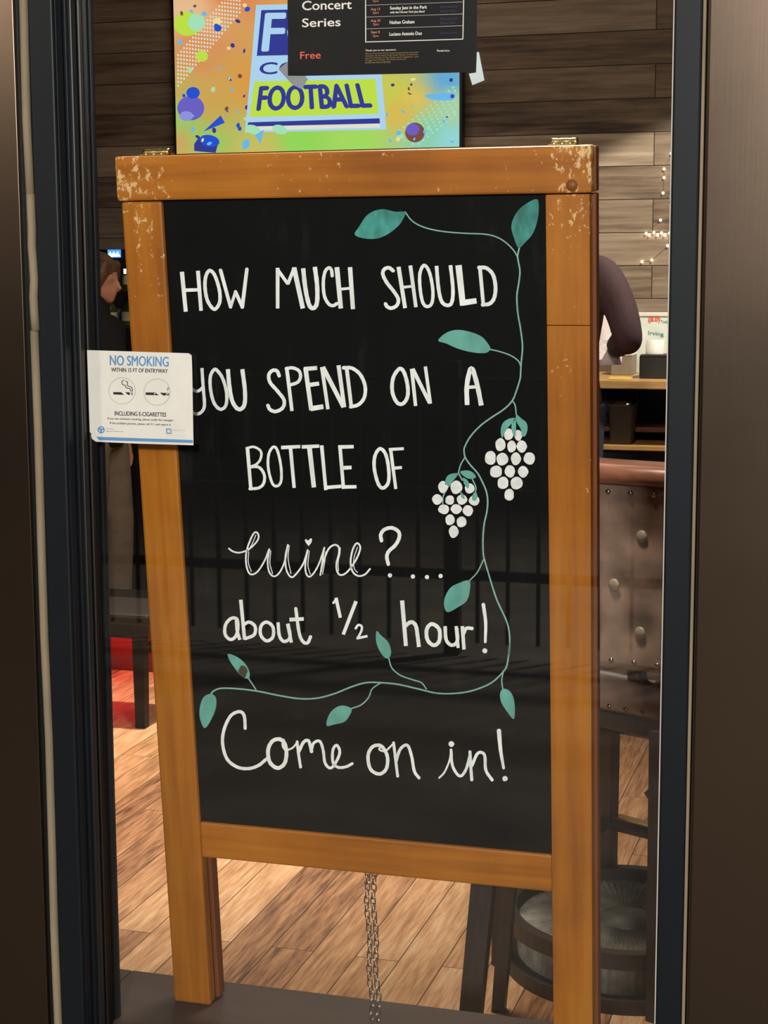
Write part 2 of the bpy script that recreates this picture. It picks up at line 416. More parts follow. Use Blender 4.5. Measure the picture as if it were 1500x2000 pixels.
# caulk beads between cladding and frame
mb = MB()
for i, (z0, z1) in enumerate([(0.3, 1.42), (1.42, 1.60), (1.60, 2.35)]):
    o = 0.0012*(i % 2)
    pts = [(-1.0955 + o + 0.0008*math.sin(k*2.1 + i), -0.040 - 0.001*math.sin(k*1.3), z0 + (z1 - z0)*k/8) for k in range(9)]
    mb.tube(pts, [(0.006, 0.0062)]*9, 10)
struct('trim_2', mb, M_caulk)
mb = MB(); mb.box((-1.1065, -0.042, 0.3), (-1.098, -0.03, 2.35)); struct('trim_2.001', mb, M_gasket)
mb = MB(); mb.tube([(-0.2185, -0.0395, 0.3 + 0.25*k) for k in range(9)], 0.0022, 8); struct('trim_2.002', mb, M_caulk)

# window: mullions, glazing gaskets, pane
win = bpy.data.objects.new('window_1', None); COL.objects.link(win); win['kind'] = 'structure'
mb = MB(); mb.box((-1.091, -0.040, 0.36), (-1.055, 0.078, 2.35), bev=0.0025)
mb.box((-1.055, -0.012, 0.36), (-1.0505, 0.004, 2.35), bev=0.001); mb.box((-1.055, 0.030, 0.36), (-1.0515, 0.046, 2.35), bev=0.001)
mb.box((-1.055, -0.034, 0.36), (-1.0535, -0.028, 2.35), bev=0.0006); mb.box((-1.055, 0.060, 0.36), (-1.0510, 0.072, 2.35), bev=0.001)
mb.build('mullion', M_frame, win)
mb = MB(); mb.box((-0.2535, -0.040, 0.36), (-0.221, 0.078, 2.35), bev=0.0025); mb.build('mullion', M_frame, win)
mb = MB(); mb.box((-0.2550, -0.0385, 0.36), (-0.2536, -0.020, 2.35), bev=0.0005); mb.build('edge_highlight', M_edge, win)  # thin pale strip painting the light caught along the mullion edge
mb = MB(); mb.box((-1.055, -0.030, 0.36), (-0.2535, 0.0, 0.405)); mb.build('bottom_rail', M_frame, win)
mb = MB()
for a in (-0.004, 0.019): mb.box((-1.0555, a, 0.405), (-1.046, a + 0.0085 if a > 0 else 0.0095, 2.35), bev=0.002)
mb.build('gasket', M_gasket, win)
mb = MB(); mb.box((-1.054, YG, 0.405), (-0.2536, YG + 0.008, 2.35)); mb.build('glass_pane', M_glass, win)

# ================================================================== SANDWICH BOARD SIGN
SW, LEAN, SX0, SY0, SZT = 0.64, 0.0947, -0.9977, 0.020, 1.5 + 0.1493
SH = (SZT - SILL)/math.cos(LEAN)             # length along the slope
base = Vector((SX0 + SW/2, SY0 + SH*math.sin(LEAN), SILL))
sign = thing('sandwich_board_sign', 'folded orange wooden chalkboard sign leaning inside the window on the dark sill', 'chalkboard sign', base, (LEAN, 0, 0))
SM = Matrix.Translation(base) @ Matrix.Rotation(LEAN, 4, 'X'); SI = SM.inverted()
def onS(px, py, yl=0.0):
    """pixel -> point of the sign's own plane y = yl, in the sign's coordinates"""
    o = SI @ CAM; d = SI.to_3x3() @ ray(px, py); return o + d*((yl - o.y)/d.y)
h1, h2, h3, iL, iR = 0.0581, 0.9499, 1.005, 0.0613, 0.5805
xa, xb = -SW/2 + iL, -SW/2 + iR              # inner edges of the stiles
T = 0.022
mb = MB(); mb.box((-SW/2 - 0.002, -0.003, SH - h1), (SW/2 - 0.001, T, SH), bev=0.003); mb.build('top_rail', M_rail, sign)
mb = MB(); mb.lathe([(0.0, 0), (0.0066, 0), (0.0066, 0.0012), (0.0, 0.0012)], n=20)
pg = mb.build('wood_plug', mat('darker_wood_plug', (138, 84, 38), 0.5), sign)
p_ = onS(1117, 362, -0.003); pg.matrix_local = Matrix.Translation((p_.x, -0.0030, p_.z)) @ Matrix.Rotation(PI/2, 4, 'X')
mb = MB(); mb.tube([(0.0068*math.cos(a*PI/12), 0.0068*math.sin(a*PI/12), 0.0006) for a in range(24)], 0.0005, 6, closed=True)
rg = mb.build('plug_ring', M_backwood, pg)
mb = MB(); mb.box((-SW/2 + 0.002, 0, 0), (xa, T, SH - h1 - 0.0015), bev=0.004); mb.build('stile', M_stile, sign)
mb = MB(); jz = onS(1110, 636).z
mb.box((xb, 0, 0), (SW/2 - 0.004, T, jz - 0.0003), bev=0.0012); mb.box((xb, 0, jz + 0.0003), (SW/2 - 0.004, T, SH - h1 - 0.0015), bev=0.0012)
mb.build('stile', M_stile, sign)
mb = MB(); mb.box((xa, 0.001, SH - h3), (xb, T, SH - h2), bev=0.003); mb.build('bottom_rail', M_rail, sign)
YBD = 0.006
mb = MB(); mb.box((xa - 0.004, YBD, SH - h2 - 0.006), (xb + 0.004, YBD + 0.006, SH - h1 + 0.006)); board = mb.build('blackboard', M_board, sign)
# folded rear frame
B0, B1 = T + 0.004, T + 0.026
mb = MB(); mb.box((-SW/2 + 0.002, B0, SH - h1), (SW/2, B1, SH - 0.002), bev=0.002); mb.build('rear_rail', M_backwood, sign)
for x0, x1 in ((-SW/2 + 0.004, xa + 0.004), (xb, SW/2)):
    mb = MB(); mb.box((x0, B0, 0.0), (x1, B1, SH - h1 - 0.002), bev=0.002); mb.build('rear_stile', M_backwood, sign)
mb = MB(); mb.box((xa + 0.004, B0, SH - h3 + 0.004), (xb, B1, SH - h2), bev=0.002); mb.build('rear_rail', M_backwood, sign)
mb = MB(); mb.box((xa, B0 + 0.008, SH - h2), (xb, B0 + 0.013, SH - h1)); mb.build('rear_panel', mat('rear_blackboard', (24, 24, 24), 0.6), sign)
for a, b in ((1069, 1122), (266, 316)):
    x0, x1 = onS(a, 276).x, onS(b, 276).x
    mb = MB(); mb.tube([(x0 + (x1 - x0)*k/10, T + 0.002, SH + 0.004) for k in range(11)], [0.0048 if k not in (3, 7) else 0.0042 for k in range(11)], 12)
    mb.box((x0, 0.004, SH), (x1, T + 0.02, SH + 0.0015)); hg = mb.build('hinge', M_brass, sign)
    mb = MB()
    for k in (0.2, 0.5, 0.8): mb.ball((x0 + (x1 - x0)*k, 0.010, SH + 0.0016), (0.0028, 0.0028, 0.0012), seg=10, ring=6)
    mb.build('screw', M_steel, hg)
# steel chain hanging from the lower rail to the sill
def link(mb, c, ln, w, r, ax):
    pts = []
    for k in range(16):
        a = 2*PI*k/16; u = w*math.cos(a); v = ln*math.sin(a)
        v = math.copysign(min(abs(v)*1.25, ln), v)
        pts.append(Vector(c) + (Vector((u, 0, v)) if ax == 0 else Vector((0.35*u, 0.93*u, v))))
    mb.tube(pts, r, 6, closed=True)
for sx in (711, 724):
    x = onS(sx, 1713).x; z0 = SH - h3 + 0.002; mb = MB(); n = 22; st = (z0 - 0.004)/n
    for k in range(n):
        link(mb, (x + 0.0016*math.sin(k*0.7 + sx), 0.012 + 0.001*math.cos(k), z0 - st*(k + 0.5)), st*0.62, 0.0034, 0.00095, k % 2)
    mb.build('chain', M_steel, sign)

# ---- painted writing and vine, traced onto the board
class Paint:
    def __init__(s): s.mb = MB(); s.k = 0
    def lay(s): s.k += 1; return YBD - 0.0003 - 0.00003*(s.k % 12)
    def stroke(s, c, pts, w, closed=False, square=False, smooth=True, mi=0):
        y = s.lay()
        for pl in stroke2d(pts, w, closed, square, smooth):
            s.mb.poly([s.pt(c, p.x, p.y, y) for p in pl], mi)
    def pt(s, c, x, y, yl):
        q = onS(*c(x, y), YBD); return Vector((q.x, yl, q.z))
    def poly(s, c, pts, mi=0, smooth=True):
        y = s.lay(); P = catmull(pts, 5, True) if smooth else [Vector(p) for p in pts]
        s.mb.poly([s.pt(c, p.x, p.y, y) for p in P], mi)
    def disc(s, c, x, y, rx, ry=None, mi=0, wob=0.0):
        ry = ry or rx; ph = random.random()*6
        s.poly(c, [(x + rx*math.cos(a*PI/6)*(1 + wob*math.sin(a*1.9 + ph)), y + ry*math.sin(a*PI/6)*(1 + wob*math.cos(a*1.3 + ph))) for a in range(12)], mi)
    def build(s, name, mats):
        return s.mb.build(name, mats, board, fix=False)
cA, cB, cC, cD = crop(330, 500, .22), crop(520, 500, .32), crop(360, 700, .246667), crop(320, 480, .453333)
cE, cW, cF, cG = crop(460, 850, .24), crop(420, 1020, .32), crop(420, 1160, .373333), crop(420, 1370, .393333)
def line(c, items):
    p = Paint()
    for it in items + [None]:
        if it: it(p, c)
        else: p.build('painted_lettering', M_chalk); p = Paint()
def s_(pts, w, closed=False, sq=False): return lambda p, c: p.stroke(c, pts, w, closed, sq)
def b_(pts, w): return lambda p, c: p.stroke(c, pts, w, False, True, False)
def d_(x, y, r): return lambda p, c: p.disc(c, x, y, r, wob=0.04)
line(cA, [b_([(116,140),(150,494)],36), b_([(258,131),(286,486)],33), b_([(140,303),(265,300)],30),
          s_([(358,130),(326,190),(322,290),(345,400),(402,472),(448,420),(453,330),(430,230),(398,155)],31,True),
          s_([(459,128),(548,452)],31), s_([(548,452),(592,318)],26), s_([(592,318),(652,452)],30), s_([(652,452),(693,118)],32)])
line(cB, [b_([(70,72),(70,320)],22), b_([(66,78),(134,172)],20), b_([(132,172),(172,70)],20), b_([(170,70),(224,320)],28),
          s_([(226,75),(240,200),(262,296),(288,318),(310,285),(311,180),(297,66)],26,False,True),
          s_([(403,120),(398,85),(383,72),(360,95),(349,160),(355,240),(380,290),(408,303),(432,290)],20),
          b_([(432,68),(456,320)],28), b_([(512,68),(530,324)],26), b_([(445,203),(518,196)],16),
          None, s_([(775,90),(750,72),(722,80),(712,110),(735,160),(778,215),(806,262),(798,300),(766,318),(740,310),(728,292)],22),
          b_([(808,66),(848,318)],24), b_([(880,58),(914,312)],22), b_([(832,191),(896,184)],16),
          s_([(960,58),(938,110),(940,200),(955,280),(980,308),(1010,290),(1018,220),(1005,130),(985,75)],20,True),
          s_([(1040,60),(1050,180),(1068,270),(1100,300),(1132,285),(1140,200),(1125,56)],22,False,True),
          b_([(1174,56),(1201,302)],37), b_([(1195,286),(1284,273)],34),
          b_([(1304,62),(1326,300)],22), s_([(1300,70),(1345,74),(1385,115),(1400,190),(1392,255),(1365,290),(1322,297)],23)])
line(cC, [s_([(140,76),(150,230),(160,370),(135,425),(95,440),(60,420),(40,380)],25,False,True), s_([(152,225),(110,258),(70,248),(45,200),(38,80)],24),
          s_([(238,88),(208,140),(208,240),(235,350),(285,402),(330,370),(335,270),(305,160),(265,100)],26,True),
          s_([(346,85),(358,220),(382,340),(430,402),(475,370),(481,260),(460,85)],32,False,True),
          None, s_([(752,138),(735,100),(700,95),(670,130),(680,190),(740,260),(790,330),(780,390),(725,420),(680,405),(662,372)],28),
          b_([(812,80),(853,416)],28), s_([(808,80),(860,75),(910,100),(920,150),(895,190),(832,212)],26),
          b_([(960,75),(1006,410)],34), b_([(948,84),(1052,75)],32), b_([(985,210),(1068,199)],32), b_([(1000,398),(1102,381)],38),
          b_([(1090,68),(1138,402)],28), b_([(1098,68),(1262,386)],34), b_([(1222,54),(1268,386)],31),
          b_([(1285,64),(1325,394)],29), s_([(1262,74),(1330,78),(1395,130),(1432,220),(1425,310),(1380,365),(1318,383)],28)])
line(cD, [s_([(1015,530),(988,570),(985,630),(1005,675),(1030,680),(1050,650),(1050,600),(1035,545)],16,True),
          b_([(1068,530),(1085,690)],15), b_([(1072,530),(1146,678)],16), b_([(1127,520),(1149,680)],14),
          None, s_([(1307,686),(1306,600),(1325,528),(1348,590),(1368,688)],20,False,True), b_([(1305,610),(1352,607)],14)])
line(cE, [b_([(97,96),(126,444)],28), s_([(92,106),(150,95),(206,130),(205,190),(170,236),(112,260)],20), s_([(112,258),(190,260),(234,320),(230,390),(190,428),(118,436)],24),
          s_([(305,97),(270,160),(268,270),(300,390),(340,413),(372,370),(370,250),(340,120)],22,True),
          b_([(372,100),(528,92)],28), b_([(448,100),(478,428)],28), b_([(540,95),(682,88)],28), b_([(602,95),(639,424)],37),
          b_([(702,82),(736,446)],28), b_([(726,426),(862,415)],28), b_([(850,82),(880,436)],28), b_([(838,96),(962,93)],29), b_([(872,266),(945,262)],30), b_([(868,421),(985,419)],28),
          None, s_([(1175,110),(1135,170),(1130,270),(1160,390),(1200,430),(1245,380),(1245,260),(1220,150)],28,True),
          b_([(1262,108),(1305,437)],26), b_([(1248,116),(1370,109)],24), b_([(1280,269),(1355,262)],25)])
line(cW, [s_([(85,160),(110,178),(150,185),(200,168),(245,130),(266,95),(260,66),(240,64),(215,110),(192,180),(190,250),(205,305),(230,318),(265,295),(305,230),(330,165)],10),
          s_([(332,165),(322,235),(330,300),(360,330),(395,305),(425,240),(445,138)],10), s_([(445,138),(430,210),(436,290),(466,335),(500,310),(540,250),(566,170)],10),
          s_([(566,170),(552,250),(556,310),(578,332),(610,300),(640,240),(668,155)],10), s_([(668,155),(655,240),(643,322)],9),
          s_([(648,300),(662,240),(692,165),(728,138),(755,150),(757,190),(742,250),(746,300),(770,322),(810,300),(860,230),(886,165),(880,135),(862,130),(840,170),(828,240),(840,300),(875,327),(915,318),(946,285)],11),
          s_([(206,180),(204,245),(222,300)],5), s_([(250,78),(228,130),(205,172)],5), s_([(341,175),(336,250),(352,312)],5), s_([(454,142),(447,220),(464,312)],5),
          s_([(576,175),(568,260),(582,316)],5), s_([(676,180),(670,240),(657,316)],5), s_([(765,155),(762,195),(752,240),(754,296)],5), s_([(870,152),(848,220),(850,280),(870,306)],5),
          lambda p, c: p.poly(c, [(548,108),(556,102),(568,112),(585,97),(593,103),(588,125),(572,145),(555,125)], 0, False),
          None, s_([(1016,112),(1012,75),(1035,44),(1080,34),(1120,57),(1124,95),(1100,140),(1062,175),(1049,210),(1058,256)],22),
          d_(1068,324,13), None, d_(1208,331,13), d_(1294,334,13), d_(1377,328,13)])
line(cF, [s_([(115,132),(85,128),(56,160),(53,210),(80,238),(108,222),(120,180)],17,True), s_([(112,125),(116,190),(130,240)],17,False,True),
          b_([(135,30),(155,238)],18), s_([(150,160),(180,147),(210,170),(205,213),(160,233)],17),
          s_([(270,147),(241,168),(240,215),(270,245),(303,225),(303,172)],17,True), s_([(330,148),(338,220),(363,248),(393,225),(382,155)],17,False,True), b_([(380,155),(400,254)],17),
          s_([(423,76),(440,200),(460,248),(485,255),(500,224)],17), b_([(390,134),(465,130)],19), None, b_([(633,20),(656,124)],17), s_([(620,46),(635,27)],12), b_([(738,38),(671,212)],18),
          s_([(736,180),(750,162),(768,170),(765,195),(746,232)],12), b_([(742,232),(798,220)],13),
          None, b_([(979,34),(999,272)],21), s_([(992,170),(1025,147),(1050,165),(1060,220),(1067,277)],20,False,True),
          s_([(1135,157),(1108,185),(1112,240),(1145,268),(1173,245),(1173,185)],20,True), s_([(1204,168),(1210,240),(1240,268),(1268,245),(1265,180)],18,False,True), b_([(1262,168),(1272,282)],17),
          b_([(1294,168),(1303,290)],18), s_([(1297,215),(1315,180),(1344,180)],18), None, s_([(1404,56),(1416,150),(1414,250)],(19,14)), d_(1412,297,13)])
line(cG, [s_([(150,133),(147,80),(135,55),(110,52),(75,75),(45,140),(38,210),(60,285),(110,325),(165,333),(215,318),(256,285)],16),
          s_([(320,187),(285,197),(264,240),(272,300),(310,330),(345,308),(355,255),(345,207)],19,True), s_([(343,190),(335,215),(350,240),(385,230),(410,200)],9),
          s_([(408,200),(415,260),(425,325)],14), s_([(416,250),(440,202),(465,196),(480,248)],16), s_([(478,248),(490,207),(520,197),(537,240),(547,305),(575,330),(604,295),(620,250),(605,217),(586,240),(586,300),(610,326),(650,324),(682,308)],14),
          None, s_([(815,217),(780,227),(760,270),(772,335),(815,360),(850,335),(857,280),(840,237)],17,True), s_([(830,222),(815,237),(845,246),(885,210)],9),
          s_([(887,205),(896,280),(907,370)],14), s_([(898,300),(920,237),(955,217),(976,270),(990,345),(1013,379)],15),
          None, s_([(1113,379),(1140,350),(1165,290),(1172,240)],9), s_([(1172,240),(1180,320),(1215,370),(1245,340),(1265,272)],14), d_(1174,211,14),
          s_([(1266,250),(1270,320),(1275,388)],15), s_([(1275,320),(1305,257),(1338,265),(1345,340),(1376,389)],15), None, s_([(1410,146),(1418,240),(1433,330)],(22,13)), d_(1440,383,13)])
c1, c2, c3, c4 = crop(660, 370, .293333), crop(820, 740, .173333), crop(420, 840, .44), crop(360, 1230, .48)
I = lambda x, y: (x, y)
main = [c1(*q) for q in [(1208,390),(1197,450),(1212,540),(1205,620),(1192,710),(1198,820),(1215,920),(1228,1020),(1228,1080),(1220,1160),(1217,1220)]] + \
       [c2(*q) for q in [(1130,0),(1090,130),(1045,240),(950,340),(800,440),(680,530),(570,650),(505,770),(500,830),(515,890),(570,970),(650,1060),(700,1150),(750,1270),(765,1380),(755,1500),(725,1640),(712,1800),(715,1960)]] + \
       [c3(*q) for q in [(1195,570),(1215,640),(1250,750),(1295,850),(1308,920),(1305,1000)]] + \
       [c4(*q) for q in [(1325,50),(1315,135),(1298,170),(1250,215),(1180,245),(1110,258),(1030,258),(950,240),(870,222),(800,215),(740,215),(680,232),(610,260),(540,278),(470,280),(390,268),(300,250),(220,240),(150,238),(118,250),(108,264)]]
p = Paint(); p.stroke(I, main, 3.0)
for c, pts in ((c1, [(448,150),(490,205),(545,240),(620,265),(720,282),(850,292),(980,298),(1060,318),(1120,355),(1170,405),(1197,450)]),
               (c1, [(1015,1065),(1080,1080),(1150,1105),(1200,1140),(1218,1175)]), (c3, [(1130,668),(1165,630),(1192,575)]),
               (c4, [(832,115),(845,155),(880,185),(930,203),(965,215),(985,240)]), (c4, [(262,198),(292,243)]), (c4, [(680,320),(720,305),(750,275),(765,240),(800,215)]), (c4, [(1298,172),(1292,205),(1296,240)]),
               (c2, [(1045,245),(1075,300),(1088,400)]), (c2, [(510,880),(460,970),(435,1060)]), (c2, [(435,1060),(480,1140)]), (c2, [(590,1125),(630,1215),(628,1280)]), (c2, [(420,1070),(330,1200),(265,1320),(260,1420)])):
    p.stroke(I, [c(*q) for q in pts], 2.5)
p.build('painted_vine', M_vine)
leaves = [(c1, [(112,300),(140,250),(190,175),(250,140),(310,132),(380,148),(448,150),(430,205),(390,255),(320,305),(250,328),(170,325)], 1),
          (c1, [(1325,65),(1270,85),(1210,130),(1170,190),(1155,250),(1170,315),(1203,388),(1250,350),(1300,290),(1330,200),(1338,110)], 1),
          (c1, [(668,1005),(720,955),(790,935),(870,945),(950,975),(995,1020),(1015,1060),(985,1088),(900,1085),(800,1060),(720,1025)], 0),
          (c3, [(1130,668),(1130,720),(1115,760),(1080,785),(1035,808),(1018,785),(1020,745),(1045,700),(1085,678)], 0),
          (c4, [(783,5),(800,22),(830,50),(842,90),(832,115),(812,110),(790,75),(780,40)], 0), (c4, [(178,98),(215,110),(250,140),(266,175),(262,198),(235,190),(205,155),(185,125)], 0),
          (c4, [(108,260),(128,275),(130,310),(115,355),(85,400),(65,365),(63,320),(78,275)], 0), (c4, [(680,320),(672,350),(650,375),(610,385),(580,390),(585,355),(605,325),(640,308)], 0),
          (c4, [(1298,240),(1325,250),(1343,290),(1342,362),(1315,335),(1290,295),(1285,260)], 0)]
for c, pts, k in leaves:
    p = Paint(); p.k = 3; p.poly(c, pts)
    if pts[0] == (178, 98): p.disc(c, 240, 168, 18, 24, 1, 0.15)
    p.build('painted_leaf', [M_leafd if k else M_leaf, M_smudge])
bunches = [([(1000,625,52,65),(1110,635,45,60),(908,742,57,72),(1035,762,50,66),(1150,760,57,68),(795,890,62,80),(930,905,66,70),(1083,900,56,70),(1235,895,64,70),(858,1045,68,68),(1016,1040,58,70),(1165,1045,58,64),(937,1172,62,70),(1090,1175,68,70),(1007,1305,54,68)],
            [[(1080,440),(1000,450),(935,500),(912,590),(930,665),(960,600),(1000,540),(1060,480)], [(1090,400),(1150,450),(1200,490),(1215,560),(1190,640),(1150,640),(1140,570),(1100,500),(1085,460)], [(1075,440),(1085,500),(1080,640),(1060,640),(1035,570),(1040,500)]]),
           ([(262,1218,54,66),(412,1222,66,74),(562,1235,54,56),(198,1358,58,58),(338,1365,50,54),(475,1360,58,56),(614,1370,60,56),(270,1468,62,55),(412,1466,62,54),(543,1483,58,62),(340,1588,52,60),(470,1612,55,60),(382,1722,54,68)],
            [[(430,1065),(350,1070),(300,1110),(285,1190),(340,1180),(400,1120)], [(455,1045),(530,1030),(600,1055),(632,1110),(560,1125),(490,1090)], [(485,1115),(530,1135),(555,1180),(545,1235),(505,1190)], [(460,1275),(490,1300),(508,1355),(470,1330)], [(625,1270),(650,1320),(630,1370),(595,1365),(590,1320)]])]
for gr, lv in bunches:
    p = Paint()
    for x, y, rx, ry in gr: p.k = 2; p.disc(c2, x, y, rx, ry, 0, 0.05)
    p.build('painted_grapes', M_grape)
    for l in lv:
        p = Paint(); p.k = 8; p.poly(c2, l); p.build('painted_leaf', M_leaf)

# ================================================================== STICKER AND POSTER ON THE GLASS
def gq(c, *pts, y): return [onY(*c(*q), y) for q in pts]
def rot_arc(cx, cy, r, a0, a1, n=10): return [(cx + r*math.cos(a0 + (a1 - a0)*k/n), cy + r*math.sin(a0 + (a1 - a0)*k/n)) for k in range(n + 1)]
cS = crop(150, 660, 1/6)
st = thing('no_smoking_sticker', 'white no smoking sticker with blue heading stuck on the window glass', 'sticker', onY(275, 868, YG))
def kid(o, parent):
    o.parent = parent; o.matrix_parent_inverse = Matrix.Translation(-parent.location); return o
ys = YG - 0.0006
mb = MB(); mb.slab(gq(cS, (120,143),(1310,180),(1345,205),(1352,400),(1366,1258),(700,1238),(225,1216),(195,1195),(180,1185),(168,1150),(172,1120),(152,1103), y=ys), (0, 0.0005, 0))
kid(mb.build('sticker_sheet', M_white), st)
mb = MB(); yp = ys - 0.0002
text_on(mb, 'NO SMOKING', gq(cS, (387,203),(1077,222),(1074,337),(389,320), y=yp), 1, 0.028)
text_on(mb, 'WITHIN 15 FT OF ENTRYWAY', gq(cS, (402,348),(1066,366),(1062,412),(404,396), y=yp), 0, 0.03)
text_on(mb, 'INCLUDING E-CIGARETTES', gq(cS, (443,858),(1049,876),(1047,924),(445,908), y=yp), 0, 0.03)
text_on(mb, 'If you see someone smoking, please notify the manager.', gq(cS, (360,930),(1136,952),(1134,985),(360,962), y=yp), 0, 0.02)
text_on(mb, 'If the problem persists, please call 311 and report it.', gq(cS, (388,984),(1108,1004),(1106,1038),(388,1016), y=yp), 0, 0.02)
text_on(mb, 'City of Chicago', gq(cS, (342,1060),(438,1063),(438,1075),(342,1072), y=yp), 0)
text_on(mb, 'Department of Public Health', gq(cS, (342,1086),(540,1092),(540,1106),(342,1100), y=yp), 0)
text_on(mb, 'HEALTHY', gq(cS, (1120,1068),(1270,1072),(1270,1096),(1120,1092), y=yp), 2)
def flat(pts, mi, dy=0.0): mb.poly([onY(*cS(*q), yp - dy) for q in pts], mi)
def ring_(cx, cy, r, w, mi):
    for pl in stroke2d(rot_arc(cx, cy, r, 0, 2*PI*23/24, 23), w, True, smooth=False): mb.poly([onY(*cS(q.x, q.y), yp) for q in pl], mi)
def ln(pts, w, mi, dy=0.0):
    for pl in stroke2d(pts, w, False, True): mb.poly([onY(*cS(q.x, q.y), yp - dy) for q in pl], mi)
flat([(228,1158),(1358,1196),(1362,1232),(260,1198)], 1)
ring_(530, 620, 155, 10, 2); ring_(940, 635, 155, 10, 2)
flat([(427,634),(520,636),(556,668),(427,662)], 0); flat([(566,636),(620,637),(622,668),(600,668)], 0); flat([(634,637),(641,637),(641,670),(634,670)], 0); flat([(648,637),(655,637),(655,670),(648,670)], 0)
ln([(552,492),(530,510),(535,545),(565,555),(575,580),(600,590),(625,600),(634,630)], 9, 0); ln([(568,505),(595,520),(592,555),(620,570),(645,585),(652,630)], 9, 0)
flat([(806,638),(920,640),(962,672),(806,668)], 0); flat([(972,642),(1045,644),(1045,674),(1010,674)], 0); flat([(1050,644),(1080,645),(1080,674),(1050,674)], 0); flat([(1056,651),(1070,651),(1070,664),(1056,664)], 3, 0.0001)
flat([(905,648),(922,648),(922,660),(905,660)], 3, 0.0001)
ln([(1062,575),(1078,596),(1058,600),(1072,622)], 6, 0)
flat(rot_arc(286, 1077, 42, 0, 2*PI*23/24, 23), 1); 
for k in range(3): ln(rot_arc(286, 1077, 22, k*2.1, k*2.1 + 1.3, 6), 12, 3, 0.0001)
flat([(1046,1060),(1108,1062),(1110,1126),(1048,1124)], 1); flat([(1056,1070),(1100,1072),(1101,1116),(1057,1114)], 2, 0.00005)
flat([(1078,1078),(1084,1090),(1097,1092),(1087,1100),(1090,1112),(1078,1105),(1067,1112),(1070,1100),(1060,1092),(1073,1090)], 3, 0.0001)
text_on(mb, 'Healthy places to live and work', gq(cS, (1052,1136),(1270,1142),(1270,1152),(1052,1146), y=yp), 2)
kid(mb.build('print', [M_ink, M_blue, M_grey, M_white], fix=False), st)

cP = crop(540, 0, .28)
po = thing('concert_poster', 'black outdoor concert series poster taped to the glass above the sign', 'poster', onY(745, 145, YG))
pz = 2.12
bl, br = onY(563, 149, ys), onY(931, 141, ys); tl = Vector((bl.x + 0.002, ys, pz)); tr_p = Vector((br.x + 0.001, ys, pz))
mb = MB()
nx, nz = 16, 20
grid = [[None]*(nz + 1) for _ in range(nx + 1)]
for i in range(nx + 1):
    for j in range(nz + 1):
        u, v = i/nx, j/nz; q = (bl*(1-u) + br*u)*(1-v) + (tl*(1-u) + tr_p*u)*v
        ripple = 0.0006*math.exp(-u*14)*(1 + math.sin(v*40)) 
        grid[i][j] = mb.bm.verts.new(q + Vector((0, -ripple, 0)))
for i in range(nx):
    for j in range(nz):
        f = mb.bm.faces.new((grid[i][j], grid[i+1][j], grid[i+1][j+1], grid[i][j+1])); f.smooth = True
sh = mb.build('poster_sheet', M_blackp); kid(sh, po)
so = sh.modifiers.new('thickness', 'SOLIDIFY'); so.thickness = 0.0003; so.use_rim = False
mb = MB(); yp = ys - 0.0011
T_ = lambda s, x0, y0, x1, y1, mi, bold=0.01, sk=-0.030: text_on(mb, s, gq(cP, (x0, y0), (x1, y0 + (x1-x0)*sk), (x1, y1 + (x1-x0)*sk), (x0, y1), y=yp), mi, bold)
T_('Concert', 180, 8, 524, 72, 0, 0.025); T_('Series', 180, 130, 446, 190, 0, 0.025); T_('Free', 166, 362, 308, 412, 1, 0.012)
T_('7pm', 672, 2, 712, 18, 2, 0.015)
T_('Aug 13', 658, 56, 722, 78, 2, 0.015); T_('2pm', 672, 82, 714, 100, 2, 0.015)
T_('Aug 25', 658, 136, 724, 158, 2, 0.015); T_('7pm', 672, 162, 712, 182, 2, 0.015)
T_('Sept 8', 660, 216, 720, 238, 2, 0.015); T_('7pm', 670, 244, 712, 262, 2, 0.015)
T_('Sunday Jazz in the Park', 792, 46, 1050, 74, 0, 0.03); T_('with the Horner Park Jazz Band', 792, 79, 1032, 98, 0, 0.025)
T_('Nathan Graham', 790, 144, 962, 168, 0, 0.03); T_('Luciano Antonio Duo', 788, 226, 1014, 250, 0, 0.03)
for a, b, s1, s2 in ((36, 66, 'Ravenswood', 'Manor Park'), (120, 150, 'Ravenswood', 'Manor Park'), (222, 0, 'Jacob Park', None)):
    T_(s1, 1144, a + 4, 1262, a + 20, 3, 0.02)
    if s2: T_(s2, 1144, b + 4, 1250, b + 20, 3, 0.02)
T_('Thank you to our sponsors:', 620, 346, 834, 362, 0, 0.02)
for k, (s, x1) in enumerate((('Alderman, Horner Park Advisory Council, Ravenswood Manor Improvement', 992), ('Association, Lincoln Square, North Center Chamber of Commerce,', 985), ('and the Friends of the Parks, local neighbors, and', 990), ('Chicago Park District, The Music Fund, and', 900), ('the Old Town School of Folk Music.', 798))):
    T_(s, 618, 370 + 15*k, x1, 383 + 15*k, 4, 0.01)
T_('Donate here:', 1120, 346, 1208, 360, 0, 0.02, -0.01)
def pq(pts, mi): mb.poly([onY(*cP(*q), yp) for q in pts], mi)
pq([(618,290),(1300,270),(1300,276),(618,296)], 0); pq([(618,-60),(624,-60),(626,292),(619,292)], 0); pq([(1304,-60),(1310,-60),(1303,274),(1297,274)], 0)
for y0, y1 in ((36, 12), (118, 96), (200, 178)): pq([(624,y0),(1300,y1),(1300,y1+2.5),(624,y0+2.5)], 5)
kid(mb.build('print', [M_white, M_orange, M_orange2, M_navyink, M_tan, M_grey], fix=False), po)
for pts, mt_ in (([(1398,362),(1412,364),(1450,560),(1366,594),(1342,514),(1392,506)], M_tape), ([(78,430),(80,528),(200,530),(218,552),(175,622),(110,590),(14,482)], M_tapeg)):
    mb = MB(); mb.slab(gq(cP, *pts, y=ys - 0.0010), (0, 0.0004, 0)); kid(mb.build('tape', mt_), po)

